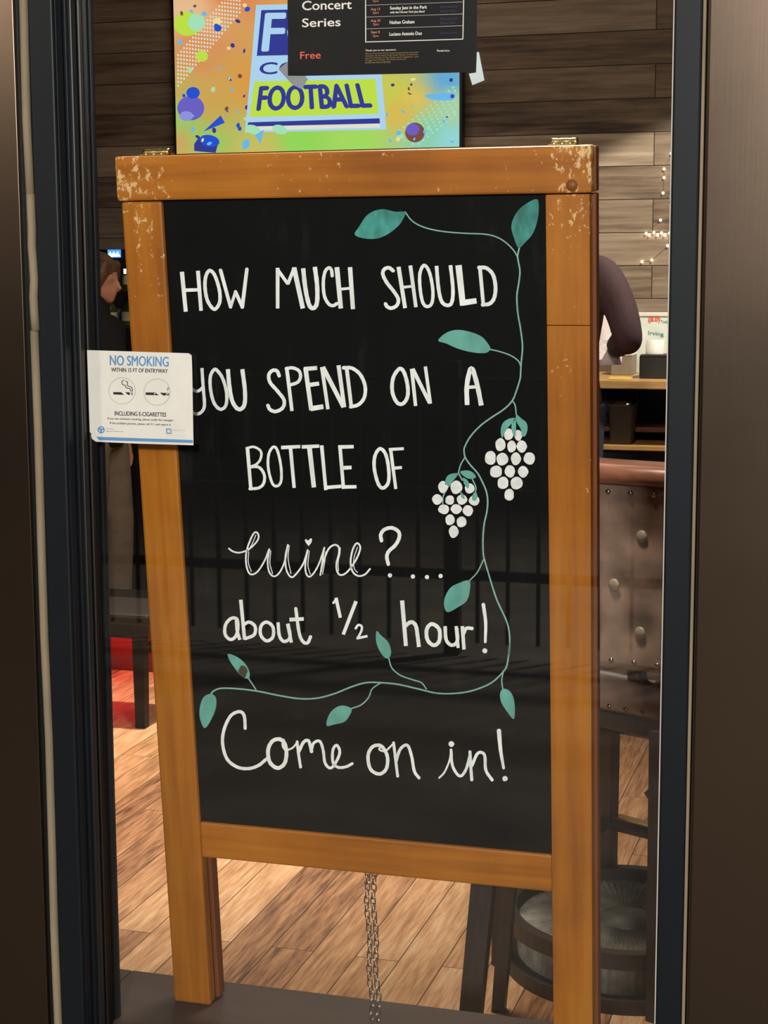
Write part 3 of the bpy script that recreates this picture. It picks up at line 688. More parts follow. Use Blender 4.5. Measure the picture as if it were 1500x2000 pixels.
# ================================================================== TELEVISION
YT = 5.00
cT = crop(300, 0, .44)
tb, te = onY(345, 299, YT), onY(897, 288.5, YT)
z0 = (tb.z + te.z)/2; x0, x1 = tb.x, te.x; tw = x1 - x0; th = tw*9/16
tv = thing('television', 'wall mounted television showing a colourful football title screen', 'television', ((x0 + x1)/2, YT + 0.06, z0))
mb = MB(); mb.box((x0 - 0.012, YT + 0.002, z0 - 0.014), (x1 + 0.012, YT + 0.05, z0 + th + 0.012), bev=0.004); kid(mb.build('bezel', M_black), tv)
mb = MB(); mb.box((x0 + 0.3, YT + 0.05, z0 + 0.2), (x1 - 0.3, YB - 0.001, z0 + th - 0.2)); kid(mb.build('wall_bracket', M_black), tv)
def screen_mat(name, rgb, k=1.0):
    M = bpy.data.materials.new(name); M.use_nodes = True; nt = M.node_tree; nt.nodes.remove(nt.nodes['Principled BSDF'])
    e = nt.nodes.new('ShaderNodeEmission'); e.inputs[1].default_value = k
    if rgb is None:
        a = nt.nodes.new('ShaderNodeVertexColor'); a.layer_name = 'picture'; nt.links.new(a.outputs[0], e.inputs[0])
    else: e.inputs[0].default_value = lin(*rgb)
    nt.links.new(e.outputs[0], nt.nodes['Material Output'].inputs[0]); return M
SC = {'base': None, 'pale': (178, 218, 245), 'navy': (56, 62, 150), 'lime': (196, 230, 74), 'white': (232, 232, 214), 'sky': (110, 190, 240), 'blue': (40, 84, 214),
      'cream': (246, 226, 150), 'mint': (170, 232, 190), 'purple': (110, 100, 200), 'brown': (130, 80, 70), 'violet': (150, 150, 230), 'dark': (20, 24, 60)}
keys = list(SC); smats = [screen_mat('screen_' + k, v) for k, v in SC.items()]
pts_c = [((0.0, 0.10), (226, 160, 96)), ((0.1, 0.62), (222, 150, 92)), ((0.15, 0.30), (214, 168, 86)), ((0.3, 0.4), (228, 158, 70)), ((0.1, 0.06), (150, 214, 100)), ((0.05, -0.0), (216, 176, 104)), ((0.3, 0.02), (206, 196, 100)), ((0.45, 0.06), (150, 222, 92)), ((0.65, 0.05), (166, 226, 98)),
         ((0.8, 0.2), (226, 190, 84)), ((0.78, 0.33), (206, 210, 80)), ((0.9, 0.08), (140, 214, 180)), ((0.98, 0.05), (150, 222, 226)), ((0.97, 0.24), (180, 216, 170)), ((0.95, 0.36), (90, 170, 232)), ((0.86, 0.30), (236, 200, 90)), ((0.2, 0.95), (228, 140, 80)), ((0.6, 0.9), (236, 170, 80)), ((0.9, 0.8), (220, 180, 100)), ((0.05, 0.85), (238, 196, 150)), ((0.02, 0.16), (150, 214, 110))]
bmx = bmesh.new(); cl = bmx.loops.layers.color.new('picture'); gx, gz = 48, 28
vv = [[bmx.verts.new((x0 + tw*i/gx, YT, z0 + th*j/gz)) for j in range(gz + 1)] for i in range(gx + 1)]
def pic(u, v):
    ws = 0; c = [0, 0, 0]; sw = 0.02*math.sin(u*30 + v*22)
    for (a, b), col in pts_c:
        w_ = 1/(((u - a)**2 + ((v + sw - b)*0.8)**2 + 0.0016)**1.6); ws += w_
        for k in range(3): c[k] += w_*col[k]
    return [q/ws/255 for q in c] + [1]
for i in range(gx):
    for j in range(gz):
        f = bmx.faces.new((vv[i][j], vv[i+1][j], vv[i+1][j+1], vv[i][j+1]))
        for l in f.loops: l[cl] = pic((l.vert.co.x - x0)/tw, (l.vert.co.z - z0)/th)
mb = MB(); mb.bm.free(); mb.bm = bmx; lay = [0]
def tq(pts, key, sm=False):
    lay[0] += 1; y = YT - 0.0008 - 0.00002*lay[0]; P = catmull(pts, 4, True) if sm else [Vector(p) for p in pts]
    Q = [onY(*cT(p.x, p.y), y) for p in P]
    Q = [Vector((min(max(q.x, x0), x1), y, max(q.z, z0))) for q in Q]
    try: mb.poly(Q, keys.index(key))
    except Exception: pass
def tdot(x, y, rx, ry, key, rot=0.0):
    tq([(x + rx*math.cos(a*PI/4)*math.cos(rot) - ry*math.sin(a*PI/4)*math.sin(rot), y + rx*math.cos(a*PI/4)*math.sin(rot) + ry*math.sin(a*PI/4)*math.cos(rot)) for a in range(8)], key, True)
for r in range(9):
    for q in range(22):
        x, y = 105 + 13*q, 300 - 15.5*q + 17*r - 60
        if 88 + (320 - y)*0.06 < x < 390 and y > -40: tq([(x, y), (x + 7, y), (x + 8, y + 9), (x + 1, y + 9)], 'white')
for r in range(7):
    for q in range(14):
        x, y = 1090 + 20*q + 8*r, 640 - 16*q + 15*r - 60
        if x < 1345 and 330 < y < 640: tdot(x, y, 5, 5, 'mint')
tdot(150, 105, 60, 55, 'lime'); tdot(190, 100, 38, 38, 'mint')
tdot(165, 480, 60, 55, 'purple'); tdot(175, 412, 30, 26, 'blue'); tdot(145, 515, 30, 22, 'violet')
tdot(285, 125, 17, 15, 'blue'); tdot(282, 96, 18, 16, 'cream'); tdot(214, 250, 28, 24, 'lime')
tq([(220, 585), (298, 512), (316, 545)], 'blue'); tq([(180, 640), (200, 610), (290, 625), (275, 680), (180, 670)], 'navy'); tdot(248, 625, 45, 26, 'blue', 0.2)
tdot(1160, 588, 44, 44, 'brown'); tdot(1150, 575, 30, 26, 'purple')
tq([(1210, 420), (1330, 415), (1320, 445), (1230, 440)], 'sky', True)
rnd = random.Random(3)
for k in range(70):
    x = rnd.choice([rnd.uniform(95, 420), rnd.uniform(1035, 1345)]); y = rnd.uniform(0, 640)
    if x > 600 and y < 340: continue
    tdot(x, y, rnd.uniform(3, 12), rnd.uniform(4, 13), rnd.choice(['sky', 'blue', 'violet', 'cream', 'navy', 'brown', 'mint', 'sky']), rnd.uniform(0, 3))
tq([(455, 22), (985, 10), (1012, 330), (1033, 575), (405, 588), (430, 330)], 'pale')
tq([(478, 45), (978, 34), (998, 235), (458, 248)], 'navy')
tq([(448, 362), (985, 350), (1000, 505), (424, 520)], 'lime')
tq([(420, 543), (1003, 525), (1005, 548), (415, 562)], 'navy'); tq([(415, 562), (1005, 548), (1006, 566), (412, 580)], 'white')
def tt(s, quad, key, bold):
    lay[0] += 1; y = YT - 0.0008 - 0.00002*lay[0]; text_on(mb, s, [onY(*cT(*q), y) for q in quad], keys.index(key), bold)
tt('FOX', [(500, 58), (950, 50), (975, 222), (482, 228)], 'pale', 0.03)
tt('COLLEGE', [(474, 278), (998, 266), (1004, 318), (470, 330)], 'navy', 0.04)
tt('FOOTBALL', [(474, 384), (938, 370), (968, 476), (460, 491)], 'navy', 0.05)
for x, y in ((560, 575), (440, 575)): tdot(x, y, 34, 20, 'mint', 0.3)
tq([(450, 600), (490, 575), (475, 640)], 'sky'); tdot(410, 640, 16, 24, 'sky', 0.4)
kid(mb.build('screen', smats, fix=False), tv)

# ================================================================== PEOPLE
def remeshed(mb, name, m, parent, vox=0.010, smooth=4):
    o = mb.build('tmp', m)
    r = o.modifiers.new('r', 'REMESH'); r.mode = 'VOXEL'; r.voxel_size = vox; r.use_smooth_shade = True
    s = o.modifiers.new('s', 'SMOOTH'); s.iterations = smooth; s.factor = 0.5
    dg = bpy.context.evaluated_depsgraph_get(); me = bpy.data.meshes.new_from_object(o.evaluated_get(dg)); me.name = name
    bpy.data.objects.remove(o)
    for pl in me.polygons: pl.use_smooth = True
    q = bpy.data.objects.new(name, me); COL.objects.link(q); q.parent = parent; return q
def person(label, loc, rz, height, m_skin, m_top, m_leg, m_hair, arms, long_hair, leg_off=0.0, hem=0.10, head_pitch=0.0, tuck=0.0):
    """forward = +X, left = +Y"""
    k = height/1.75
    root = thing('person', label, 'person', loc, (0, 0, rz))
    V = lambda x, y, z: Vector((x*k, y*k, z*k))
    b = MB()
    tor = [(V(0,0,.86), (.13*k, .10*k)), (V(0,0,.95), (.165*k, .115*k)), (V(.01,0,1.10), (.135*k, .10*k)), (V(.01,0,1.28), (.165*k, .118*k)), (V(0,0,1.40), (.165*k, .085*k)), (V(-.005,0,1.46), (.085*k, .065*k)), (V(.005,0,1.52), (.052*k, .055*k)), (V(.015,0,1.58), (.05*k, .055*k))]
    def trunk(mb_, sel, g=0.0):
        rings = []
        for i in sel:
            c, (a, d) = tor[i]; rings.append([c + Vector(((d + g)*math.cos(t*PI/10), (a + g)*math.sin(t*PI/10), 0)) for t in range(20)])
        mb_.rings(rings)
    trunk(b, range(8))
    def head(mb_):
        hc = V(.03, 0, 1.645); M = Matrix.Rotation(head_pitch, 3, 'Y')
        P = lambda x, y, z: hc + M @ (Vector((x, y, z))*k)
        mb_.ball(P(-.005, 0, .015), (.092*k, .074*k, .095*k), M=M); mb_.ball(P(.025, 0, -.045), (.062*k, .056*k, .070*k), M=M)
        mb_.ball(P(.068, 0, -.088), (.022*k, .024*k, .020*k)); mb_.tube([P(.085, 0, .012), P(.100, 0, -.012), P(.112, 0, -.032), P(.095, 0, -.042)], [.008*k, .011*k, .013*k, .010*k], 8)
        for s in (1, -1):
            mb_.ball(P(.076, .030*s, .012), (.012*k, .014*k, .008*k)); mb_.ball(P(-.005, .076*s, -.010), (.020*k, .010*k, .030*k))
        mb_.ball(P(.088, 0, -.060), (.010*k, .022*k, .006*k)); mb_.ball(P(.086, 0, -.070), (.010*k, .019*k, .006*k))
        return P, M
    P, M = head(b)
    def hand(w, f, d, s):
        """palm at w going along f, back of hand towards d"""
        f = f.normalized(); d = (d - f*d.dot(f)).normalized(); q = f.cross(d)
        b.tube([w, w + f*.04*k, w + f*.085*k], [(.020*k, .013*k), (.036*k, .015*k), (.038*k, .013*k)], 10) if False else b.ball(w + f*.045*k, .001)
        b.tube([w - f*.01, w + f*.045*k, w + f*.085*k], [.024*k, .030*k, .028*k], 10)
        for i, (o, ln_) in enumerate(((-.028, .062), (-.010, .074), (.009, .070), (.027, .054))):
            r0 = w + f*.075*k + q*o*k; b.tube([r0, r0 + f*ln_*.5*k - d*.006*k, r0 + f*ln_*.85*k - d*.024*k, r0 + f*ln_*k - d*.036*k], [.009*k, .0088*k, .008*k, .006*k], 8)
        r0 = w + f*.025*k - q*s*.026*k; b.tube([r0, r0 + f*.03*k - q*s*.022*k - d*.01*k, r0 + f*.06*k - q*s*.026*k - d*.022*k], [.012*k, .010*k, .007*k], 8)
    A = {}
    for s, (el, wr, hf, hd) in zip((1, -1), arms):
        sh = V(0, .178*s, 1.405); el, wr = V(*el), V(*wr); A[s] = (sh, el, wr)
        b.tube([V(0, .12*s, 1.40), sh, (sh + el)/2, el, (el*2 + wr)/3, wr], [.05*k, .052*k, .044*k, .036*k, .038*k, .026*k], 12)
        hand(wr, Vector(hf), Vector(hd), s)
    Lg = {}
    for s in (1, -1):
        o = leg_off*s
        hp, kn, an = V(0, .085*s, .92), V(.02 + o, .088*s, .50), V(-.01 + o*1.2, .09*s, .085); Lg[s] = (hp, kn, an)
        b.tube([hp, (hp + kn)/2, kn, (kn*2 + an)/3, an], [.088*k, .076*k, .056*k, .055*k, .036*k], 12)
        b.tube([an, an + V(.02, 0, -.03), an + V(.10, 0, -.055), an + V(.17, 0, -.065)], [.040*k, .042*k, (.022*k, .036*k), (.014*k, .030*k)], 10)
    remeshed(b, 'body', m_skin, root, 0.009, 3)
    t = MB(); rings = []
    trunk(t, [0, 1, 2, 3, 4, 5] + ([6, 7] if long_hair else []), 0.014)
    for s in (1, -1):
        sh, el, wr = A[s]; we = wr + (el - wr)*0.22
        Q = catmull([V(0, .08*s, 1.415), sh + V(0, -.012*s, -.012), (sh + el)/2 + V(0, .012*s, 0), el, (el*2 + we)/3, we], 6)
        R6 = [.060, .074, .060, .052, .050, .042]
        t.tube(Q, [k*(R6[min(i//6, 5)]*(1 - (i % 6)/6) + R6[min(i//6 + 1, 5)]*((i % 6)/6)) for i in range(len(Q))], 14)
    remeshed(t, 'sweater', m_top, root, 0.010, 4)
    t = MB(); trunk(t, [0, 1], 0.012)
    for s in (1, -1):
        hp, kn, an = Lg[s]; en = Vector((an.x, an.y, hem))
        t.tube([hp + V(0, 0, .03), (hp + kn)/2, kn, (kn + en)/2, en], [.104*k, .094*k, .078*k, .078*k, .076*k], 14)
    remeshed(t, 'trousers', m_leg, root, 0.011, 3)
    for s in (1, -1):
        an = Lg[s][2]; t = MB()
        t.tube([an + V(-.055, 0, -.042), an + V(-.02, 0, -.035), an + V(.06, 0, -.045), an + V(.13, 0, -.055), an + V(.195, 0, -.062)], [(.026*k, .03*k), (.045*k, .042*k), (.036*k, .046*k), (.026*k, .048*k), (.014*k, .03*k)], 14)
        t.tube([an + V(-.01, 0, .05), an + V(-.008, 0, -.02)], [.046*k, .05*k], 12)
        sh_ = remeshed(t, 'shoe', m_shoe_, root, 0.008, 3)
        t = MB(); z = 0.0; out = [(-.075, -.02), (-.06, -.040), (.05, -.044), (.13, -.05), (.19, -.03), (.205, 0), (.19, .03), (.13, .05), (.05, .044), (-.06, .040), (-.075, .02)]
        t.slab([(an.x + x*k, an.y + y*k, 0.0) for x, y in out], (0, 0, 0.018)); t.build('sole', m_sole_, sh_)
    h = MB()
    h.ball(P(-.020 + (.008 if long_hair else 0), 0, .032), (.096*k, .086*k, .092*k), M=M); h.ball(P(-.045, 0, -.010), (.066*k, .078*k, .080*k), M=M)
    if long_hair:
        for s in (1, -1):
            h.tube([P(.048, .046*s, .085), P(.044, .070*s, .03), P(.018, .080*s, -.035), P(-.02, .085*s, -.14), P(-.035, .085*s, -.22)], [.028*k, .028*k, .034*k, .034*k, .02*k], 10)
        h.tube([P(-.075, 0, .05), P(-.09, 0, -.05), P(-.085, 0, -.16), P(-.085, 0, -.26)], [(.05*k, .05*k), (.045*k, .08*k), (.04*k, .09*k), (.02*k, .07*k)], 12)
    # nothing may cover the face
    remeshed(h, 'hair', m_hair, root, 0.009, 3)
    return root
m_shoe_, m_sole_ = M_shoe, mat('dark_sole', (34, 30, 28), 0.6)
down = [((-.03, .225, 1.13), (.03, .235, .87), (.1, 0, -1), (0, 1, .1)), ((-.03, -.225, 1.13), (.03, -.235, .87), (.1, 0, -1), (0, -1, .1))]
person('person in black top and khaki trousers standing in profile left of the sign', (-3.165, 4.35, 0), 0.0, 1.56, M_skin, M_top, M_khaki, M_hair, down, True, 0.03, 0.078, 0.16)
m_shoe_, m_sole_ = M_shoe, M_sole
person('person in burgundy sweater and jeans standing at the counter holding a white sheet', (-1.20, 4.20, 0), PI/2 - 0.15, 1.84, M_skin2, M_sweat, M_jean, M_dhair,
       [((.06, .25, 1.15), (.27, .13, 1.12), (1, -.4, 0), (0, .2, 1)), ((-.02, -.275, 1.185), (.20, -.16, 1.135), (.9, .45, .02), (.2, -.6, .8))], False, 0.02, 0.08)

# ================================================================== BACK OF THE ROOM, RIGHT
ct = thing('service_counter', 'oak topped service counter with open lower shelf at the back wall', 'counter', (-0.6, 4.75, 0))
def K(mb, name, m, root): return kid(mb.build(name, m), root)
CZ = 1.062
K(MB().box((-1.25, 4.55, CZ - 0.035), (0.9, 5.09, CZ), bev=0.004), 'counter_top', M_counter, ct)
K(MB().box((-1.25, 4.60, 0.78), (0.9, 5.09, 0.80), bev=0.003), 'shelf', M_lowshelf, ct)
K(MB().box((-1.25, 4.75, 0.84), (0.9, 5.09, 0.86), bev=0.003), 'shelf', M_cap, ct)
for x in (-1.22, 0.85): K(MB().box((x - 0.03, 4.62, 0), (x + 0.03, 5.05, CZ - 0.035), bev=0.003), 'leg', M_black, ct)
K(MB().box((-1.2, 5.04, 0.80), (0.9, 5.085, CZ - 0.035)), 'back_panel', M_black, ct)
K(MB().box((-1.2, 4.70, 0.0), (0.9, 5.05, 0.78)), 'lower_panel', M_black, ct)
# small board leaning at the wall
def wp(px, py, y): return onY(px, py, y)
a = wp(1240, 612, 5.02); b = wp(1308, 700, 5.02)
wbx0, wbx1, wbz0, wbz1 = a.x, a.x + 0.42, CZ + 0.006, a.z
wb = thing('notice_whiteboard', 'white notice board with orange and teal writing standing on the oak counter', 'whiteboard', (wbx0 + 0.2, 5.04, CZ))
K(MB().box((wbx0, 5.03, CZ), (wbx1, 5.05, wbz1), bev=0.003), 'board', M_wb, wb)
K(MB().box((wbx0 - 0.004, 5.024, wbz1 - 0.012), (wbx1 + 0.004, 5.055, wbz1 + 0.004), bev=0.002), 'board_rim', M_white, wb)
mb = MB(); cI = crop(1150, 480, 1/4.7647)
text_on(mb, '(8.0)', [wp(*cI(*q), 5.028) for q in ((556,664),(662,660),(662,715),(556,719))], 0, 0.05)
kid(mb.build('writing', [M_orange, M_teal], fix=False), wb); mb = MB()
text_on(mb, 'Irving', [wp(*cI(*q), 5.028) for q in ((555,790),(696,806),(696,850),(555,838))], 1, 0.01)
kid(mb.build('writing', [M_orange, M_teal], fix=False), wb); mb = MB()
text_on(mb, 'Today', [wp(*cI(*q), 5.028) for q in ((668,690),(760,694),(760,730),(668,726))], 1, 0.01)
kid(mb.build('writing', [M_orange, M_teal], fix=False), wb)
pa = wp(1248, 735, 4.66); pb = wp(1302, 690, 4.66)
pr_ = thing('receipt_printer', 'black receipt printer with a paper slip on the oak counter', 'receipt printer', (pa.x + 0.07, 4.74, CZ))
pz1 = wp(1270, 694, 4.66).z
mb = MB(); mb.box((pa.x, 4.66, CZ), (pa.x + 0.155, 4.84, pz1), bev=0.006); mb.box((pa.x + 0.004, 4.658, pz1 - 0.006), (pa.x + 0.151, 4.70, pz1 + 0.003), bev=0.002)
K(mb, 'printer_body', mat('dark_grey_printer', (46, 48, 50), 0.4), pr_)
r0, r1 = wp(1261, 690, 4.74), wp(1297, 664, 4.74)
mb = MB(); rings = []
for k in range(7):
    t = k/6; y = 4.73 + 0.03*t*t
    rings.append([(r0.x, y, pz1 - 0.005 + (r1.z - pz1 + 0.005)*t), (r1.x, y, pz1 - 0.005 + (r1.z - pz1 + 0.005)*t), (r1.x, y + 0.0006, pz1 - 0.005 + (r1.z - pz1 + 0.005)*t), (r0.x, y + 0.0006, pz1 - 0.005 + (r1.z - pz1 + 0.005)*t)])
mb.rings(rings); K(mb, 'paper_slip', M_white, pr_)
mb = MB(); q0, q1 = wp(1190, 742, 4.6), wp(1240, 733, 4.75)
mb.slab([(q0.x, 4.57, CZ + 0.001), (q0.x + 0.09, 4.56, CZ + 0.001), (q1.x, 4.74, CZ + 0.001), (q1.x - 0.10, 4.75, CZ + 0.001)], (0, 0, 0.0012))
tag(mb.build('paper_sheet', M_yellow), 'yellow paper sheet lying on the oak counter beside the printer', 'paper')
bx0, bx1 = wp(1196, 725, 4.9), wp(1237, 694, 4.9)
bx = thing('card_box', 'grey card box on the oak counter between person and printer', 'box', ((bx0.x + bx1.x)/2, 4.9, CZ))
K(MB().box((bx0.x, 4.86, CZ), (bx1.x, 5.0, bx1.z), bev=0.003), 'box_body', M_card, bx)
K(MB().box((bx0.x - 0.002, 4.858, bx1.z), (bx1.x + 0.002, 5.002, bx1.z + 0.008), bev=0.002), 'box_lid', M_white, bx)
# sheet held by the person at the counter
h0 = wp(1192, 700, 4.36)
mb = MB(); rings = []
for k in range(9):
    t = k/8; rings.append([(h0.x - 0.10 + 0.0*t, 4.33 + 0.05*t, 1.125 + 0.20*t + 0.0), (h0.x + 0.045 - 0.03*t*t, 4.35 + 0.06*t + 0.02*math.sin(t*3), 1.135 + 0.20*t), (h0.x + 0.045 - 0.03*t*t, 4.3508 + 0.06*t + 0.02*math.sin(t*3), 1.135 + 0.20*t), (h0.x - 0.10, 4.3308 + 0.05*t, 1.125 + 0.20*t)])
mb.rings(rings); tag(mb.build('paper_sheet', mat('pale_pink_paper', (236, 222, 218), 0.6)), 'white sheet held in the hands of the burgundy sweater person', 'paper')
# bin standing on the lower shelf
ba, bb = wp(1186, 868, 4.62), wp(1236, 795, 4.62)
bn = thing('waste_bin', 'dark grey plastic bin with crumpled foil on the counter shelf', 'bin', ((ba.x + bb.x)/2, 4.68, 0.80))
mb = MB(); hw, hw2 = 0.042, 0.052; zt = bb.z; cx, cy = (ba.x + bb.x)/2, 4.68
def rr(h, z, hy): return [(cx + h*math.copysign(min(abs(math.cos(t*PI/12))*1.3, 1), math.cos(t*PI/12)), cy + hy*math.copysign(min(abs(math.sin(t*PI/12))*1.3, 1), math.sin(t*PI/12)), z) for t in range(24)]
mb.rings([rr(hw, 0.80, 0.05), rr(hw2, zt, 0.06), rr(hw2 + 0.004, zt, 0.064), rr(hw2 + 0.004, zt + 0.008, 0.064), rr(hw2 - 0.003, zt + 0.008, 0.057), rr(hw2 - 0.004, zt - 0.02, 0.055)])
K(mb, 'bin_body', M_bin, bn)
mb = MB(); rn = random.Random(5)
bms = bmesh.new(); bmesh.ops.create_icosphere(bms, subdivisions=3, radius=1)
for v in bms.verts:
    j = 1 + rn.uniform(-0.22, 0.22); v.co = Vector((cx + v.co.x*0.042*j, cy + v.co.y*0.048*j, zt - 0.004 + v.co.z*0.020*j))
mb.add(bms); K(mb, 'crumpled_foil', M_steel, bn)
# small bulbs at the wall, standing in for bright dots reflected in the glass
sl = thing('reflected_string_lights', 'string of tiny warm bulbs standing in for lights reflected above the counter', 'string lights', (-0.9, 5.05, 1.9))
dots = [(1311,300),(1297,330),(1297,347),(1295,377),(1311,390),(1290,430),(1262,456),(1268,459),(1277,454),(1284,459),(1292,455),(1298,459),(1308,455),(1304,480),(1273,508),(1254,511)]
D = [wp(x, y, 5.090) for x, y in dots]
mb = MB(); mb.tube([wp(1316, 240, 5.094)] + [d + Vector((0, 0.007, 0)) for d in D], 0.0008, 6); K(mb, 'cable', mat('brown_cable', (120, 104, 86), 0.6), sl)
for d, (x, y) in zip(D, dots):
    mb = MB(); mb.ball(d, (0.005, 0.005, 0.006), seg=10, ring=8); K(mb, 'reflected_bulb', M_bulb, sl)

# ================================================================== BACK OF THE ROOM, LEFT
wd_ = thing('wine_dispenser', 'black wine dispenser with blue display on the left of the plank wall', 'wine dispenser', (-3.35, 4.95, 0))
YD = 4.80
c0, c1_ = wp(193, 479, YD), wp(245, 650, YD)
X0, X1 = c0.x - 0.25, c0.x + 0.42
zt, zd = c0.z, wp(245, 515, YD).z
K(MB().box((X0, YD, zd), (X1, 5.09, zt - 0.02), bev=0.004), 'head_unit', M_black, wd_)
K(MB().box((X0 - 0.02, YD - 0.02, zt - 0.02), (X1 + 0.02, 5.09, zt + 0.005), bev=0.003), 'top_ledge', mat('taupe_ledge', (120, 108, 98), 0.5), wd_)
d0, d1 = wp(211, 503, YD), wp(236, 485, YD)
dp = K(MB().box((d0.x, YD - 0.006, d0.z), (d1.x, YD + 0.002, d1.z), bev=0.003), 'display', M_blueled, wd_)
mb = MB()
for k in range(3):
    xx = d0.x + (d1.x - d0.x)*(0.22 + 0.28*k); w_ = 0.014
    mb.slab([(xx - w_, YD - 0.0075, d0.z + 0.004), (xx + w_, YD - 0.0075, d0.z + 0.004), (xx, YD - 0.0075, d0.z + 0.026)], (0, 0.001, 0))
K(mb, 'display_icon', M_whiteled, wd_)
for px in (216, 223, 230): K(MB().box((wp(px - 2, 505, YD).x, YD - 0.004, wp(px, 506, YD).z), (wp(px + 2, 505, YD).x, YD, wp(px, 503, YD).z), bev=0.001), 'push_button', M_steel, wd_)
zb = wp(230, 640, YD).z
K(MB().box((X0, 5.04, zb), (X1, 5.09, zd)), 'interior_back', M_cabin, wd_)
for a_, b_2 in ((X0, X0 + 0.02), (X1 - 0.02, X1)): K(MB().box((a_, YD, zb), (b_2, 5.09, zd)), 'side_panel', M_black, wd_)
K(MB().box((X0, YD, 0), (X1, 5.09, zb), bev=0.004), 'base_cabinet', M_black, wd_)
for px, pz0, pz1_ in ((230, 535, 525), (242, 545, 522), (243, 560, 549)): K(MB().box((wp(px - 3, 0, 4.9).x, 4.90, wp(px, pz0, 4.9).z), (wp(px + 2, 0, 4.9).x, 4.905, wp(px, pz1_, 4.9).z), bev=0.002), 'lamp', M_whiteled, wd_)
K(MB().box((X0 + 0.02, YD + 0.02, zb + 0.155), (X1 - 0.02, 5.04, zb + 0.163)), 'rack_shelf', M_steel, wd_)
def bottle(x, y, z, lab, s=1.0):
    o = thing('wine_bottle', lab, 'bottle', (x, y, z), group='bottles inside the wine dispenser')
    MB().lathe([(0, 0), (.034*s, 0), (.036*s, .01*s), (.036*s, .08*s), (.026*s, .10*s), (.013*s, .115*s), (.012*s, .145*s), (.0, .145*s)], n=16).build('bottle_glass', M_gbottle, o)
    MB().lathe([(.0366*s, .025*s), (.0368*s, .026*s), (.0368*s, .065*s), (.0366*s, .066*s)], n=16).build('paper_label', M_label, o)
xs = [wp(p, 600, 4.92).x for p in (222, 241)]
bottle(xs[0], 4.87, zb, 'green wine bottle in the dispenser right in front of the face in profile')
bottle(xs[1], 4.98, zb, 'green wine bottle low in the dispenser next to the sign edge')
bottle(xs[1] + 0.01, 4.98, zb + 0.163, 'green wine bottle on the upper rack of the dispenser')

# low red box glowing by the floor
rb = thing('red_box', 'low red painted box on the floor lit by red glow behind the stool', 'box', (-2.75, 3.8, 0))
K(MB().box((-3.3, 3.63, 0.0), (-2.2, 4.0, 0.215), bev=0.004), 'box_body', M_red, rb)
K(MB().box((-3.31, 3.62, 0.215), (-2.19, 4.01, 0.235), bev=0.004), 'box_lid', M_darkwood, rb)

# ---- low dark stool left of the sign
sx_, sy_ = -2.53, 3.06
ls = thing('wooden_stool', 'low dark wooden stool behind the left stile of the sign', 'stool', (sx_, sy_, 0))
MB().box((-0.25, -0.18, 0.345), (0.25, 0.10, 0.385), bev=0.012).build('seat', M_blackwood, ls)
for sx in (-0.205, 0.205):
    for sy in (-0.15, 0.07):
        MB().tube([(sx, sy, 0.0), (sx, sy, 0.35)], [0.017, 0.021], sq=True).build('leg', M_blackwood, ls)
for sy in (-0.15, 0.07): MB().box((-0.2, sy - 0.012, 0.30), (0.2, sy + 0.012, 0.345), bev=0.003).build('stretcher', M_blackwood, ls)
for sx in (-0.205, 0.205): MB().box((sx - 0.012, -0.14, 0.24), (sx + 0.012, 0.07, 0.27), bev=0.003).build('stretcher', M_blackwood, ls)

# ================================================================== BAR STOOLS BEHIND THE SIGN
bs = thing('bar_stool', 'brown leather bar stool with nailhead trim right of the sign', 'bar stool', (-0.501, 1.425, 0), (0, 0, -math.atan2(.456, .89)))
def curve_back(x, dep): return -0.215 + 0.9*x*x*0.8 + dep
nx_, nz_ = 40, 28; HB0, HB1, HWD = 0.720, 1.085, 0.275
mb = MB(); rows = []
btn = [(-0.17, 0.98), (-0.06, 0.885), (-0.17, 0.80), (0.04, 0.98), (0.15, 0.98), (0.235, 0.885), (0.15, 0.80), (0.04, 0.80)]
btn = [(x, z) for z, xs_ in ((0.985, (-0.20, -0.07, 0.06, 0.175)), (0.885, (-0.135, -0.005, 0.12, 0.237)), (0.795, (-0.20, -0.07, 0.06, 0.175))) for x in xs_]
def pad(x, z):
    d = 0.0
    for bx_, bz in btn: d += 0.011*math.exp(-((x - bx_)**2 + (z - bz)**2)/0.0009)
    e = 0.010*(1 - min(1, (HWD - abs(x))/0.03))**2
    fold = 0.0028*math.sin(x*60 + 14*z)*math.sin((z - HB0)*9)
    return d + e + fold
outer = [[(x, curve_back(x, -0.030) + pad(x, z), z) for z in [HB0 + (HB1 - HB0)*j/nz_ for j in range(nz_ + 1)]] for x in [-HWD + 2*HWD*i/nx_ for i in range(nx_ + 1)]]
inner = [[(x, curve_back(x, 0.030), z) for z in [HB0 + (HB1 - HB0)*j/nz_ for j in range(nz_ + 1)]] for x in [-HWD + 2*HWD*i/nx_ for i in range(nx_ + 1)]]
mb.rings([o + i[::-1] for o, i in zip(outer, inner)]); back = mb.build('backrest', M_leather, bs)
mb = MB(); mb.rings([[(x, curve_back(x, -0.040), HB1), (x, curve_back(x, -0.045), HB1 + 0.012), (x, curve_back(x, -0.040), HB1 + 0.030), (x, curve_back(x, -0.02), HB1 + 0.038), (x, curve_back(x, 0.055), HB1 + 0.038), (x, curve_back(x, 0.06), HB1 + 0.02), (x, curve_back(x, 0.05), HB1)] for x in [-HWD + 2*HWD*i/30 for i in range(31)]])
mb.build('top_rail', M_cap, bs)
for z, o in ((HB1 - 0.016, 0.0), (HB0 + 0.016, 0.012)):
    k = 0
    for i in range(12):
        x = -0.262 + o + 0.0465*i
        if x > 0.27: continue
        mb = MB(); mb.ball((x, curve_back(x, -0.034) + pad(x, z), z), (0.0055, 0.0045, 0.0055), seg=12, ring=8); mb.build('nailhead', M_nail, back)
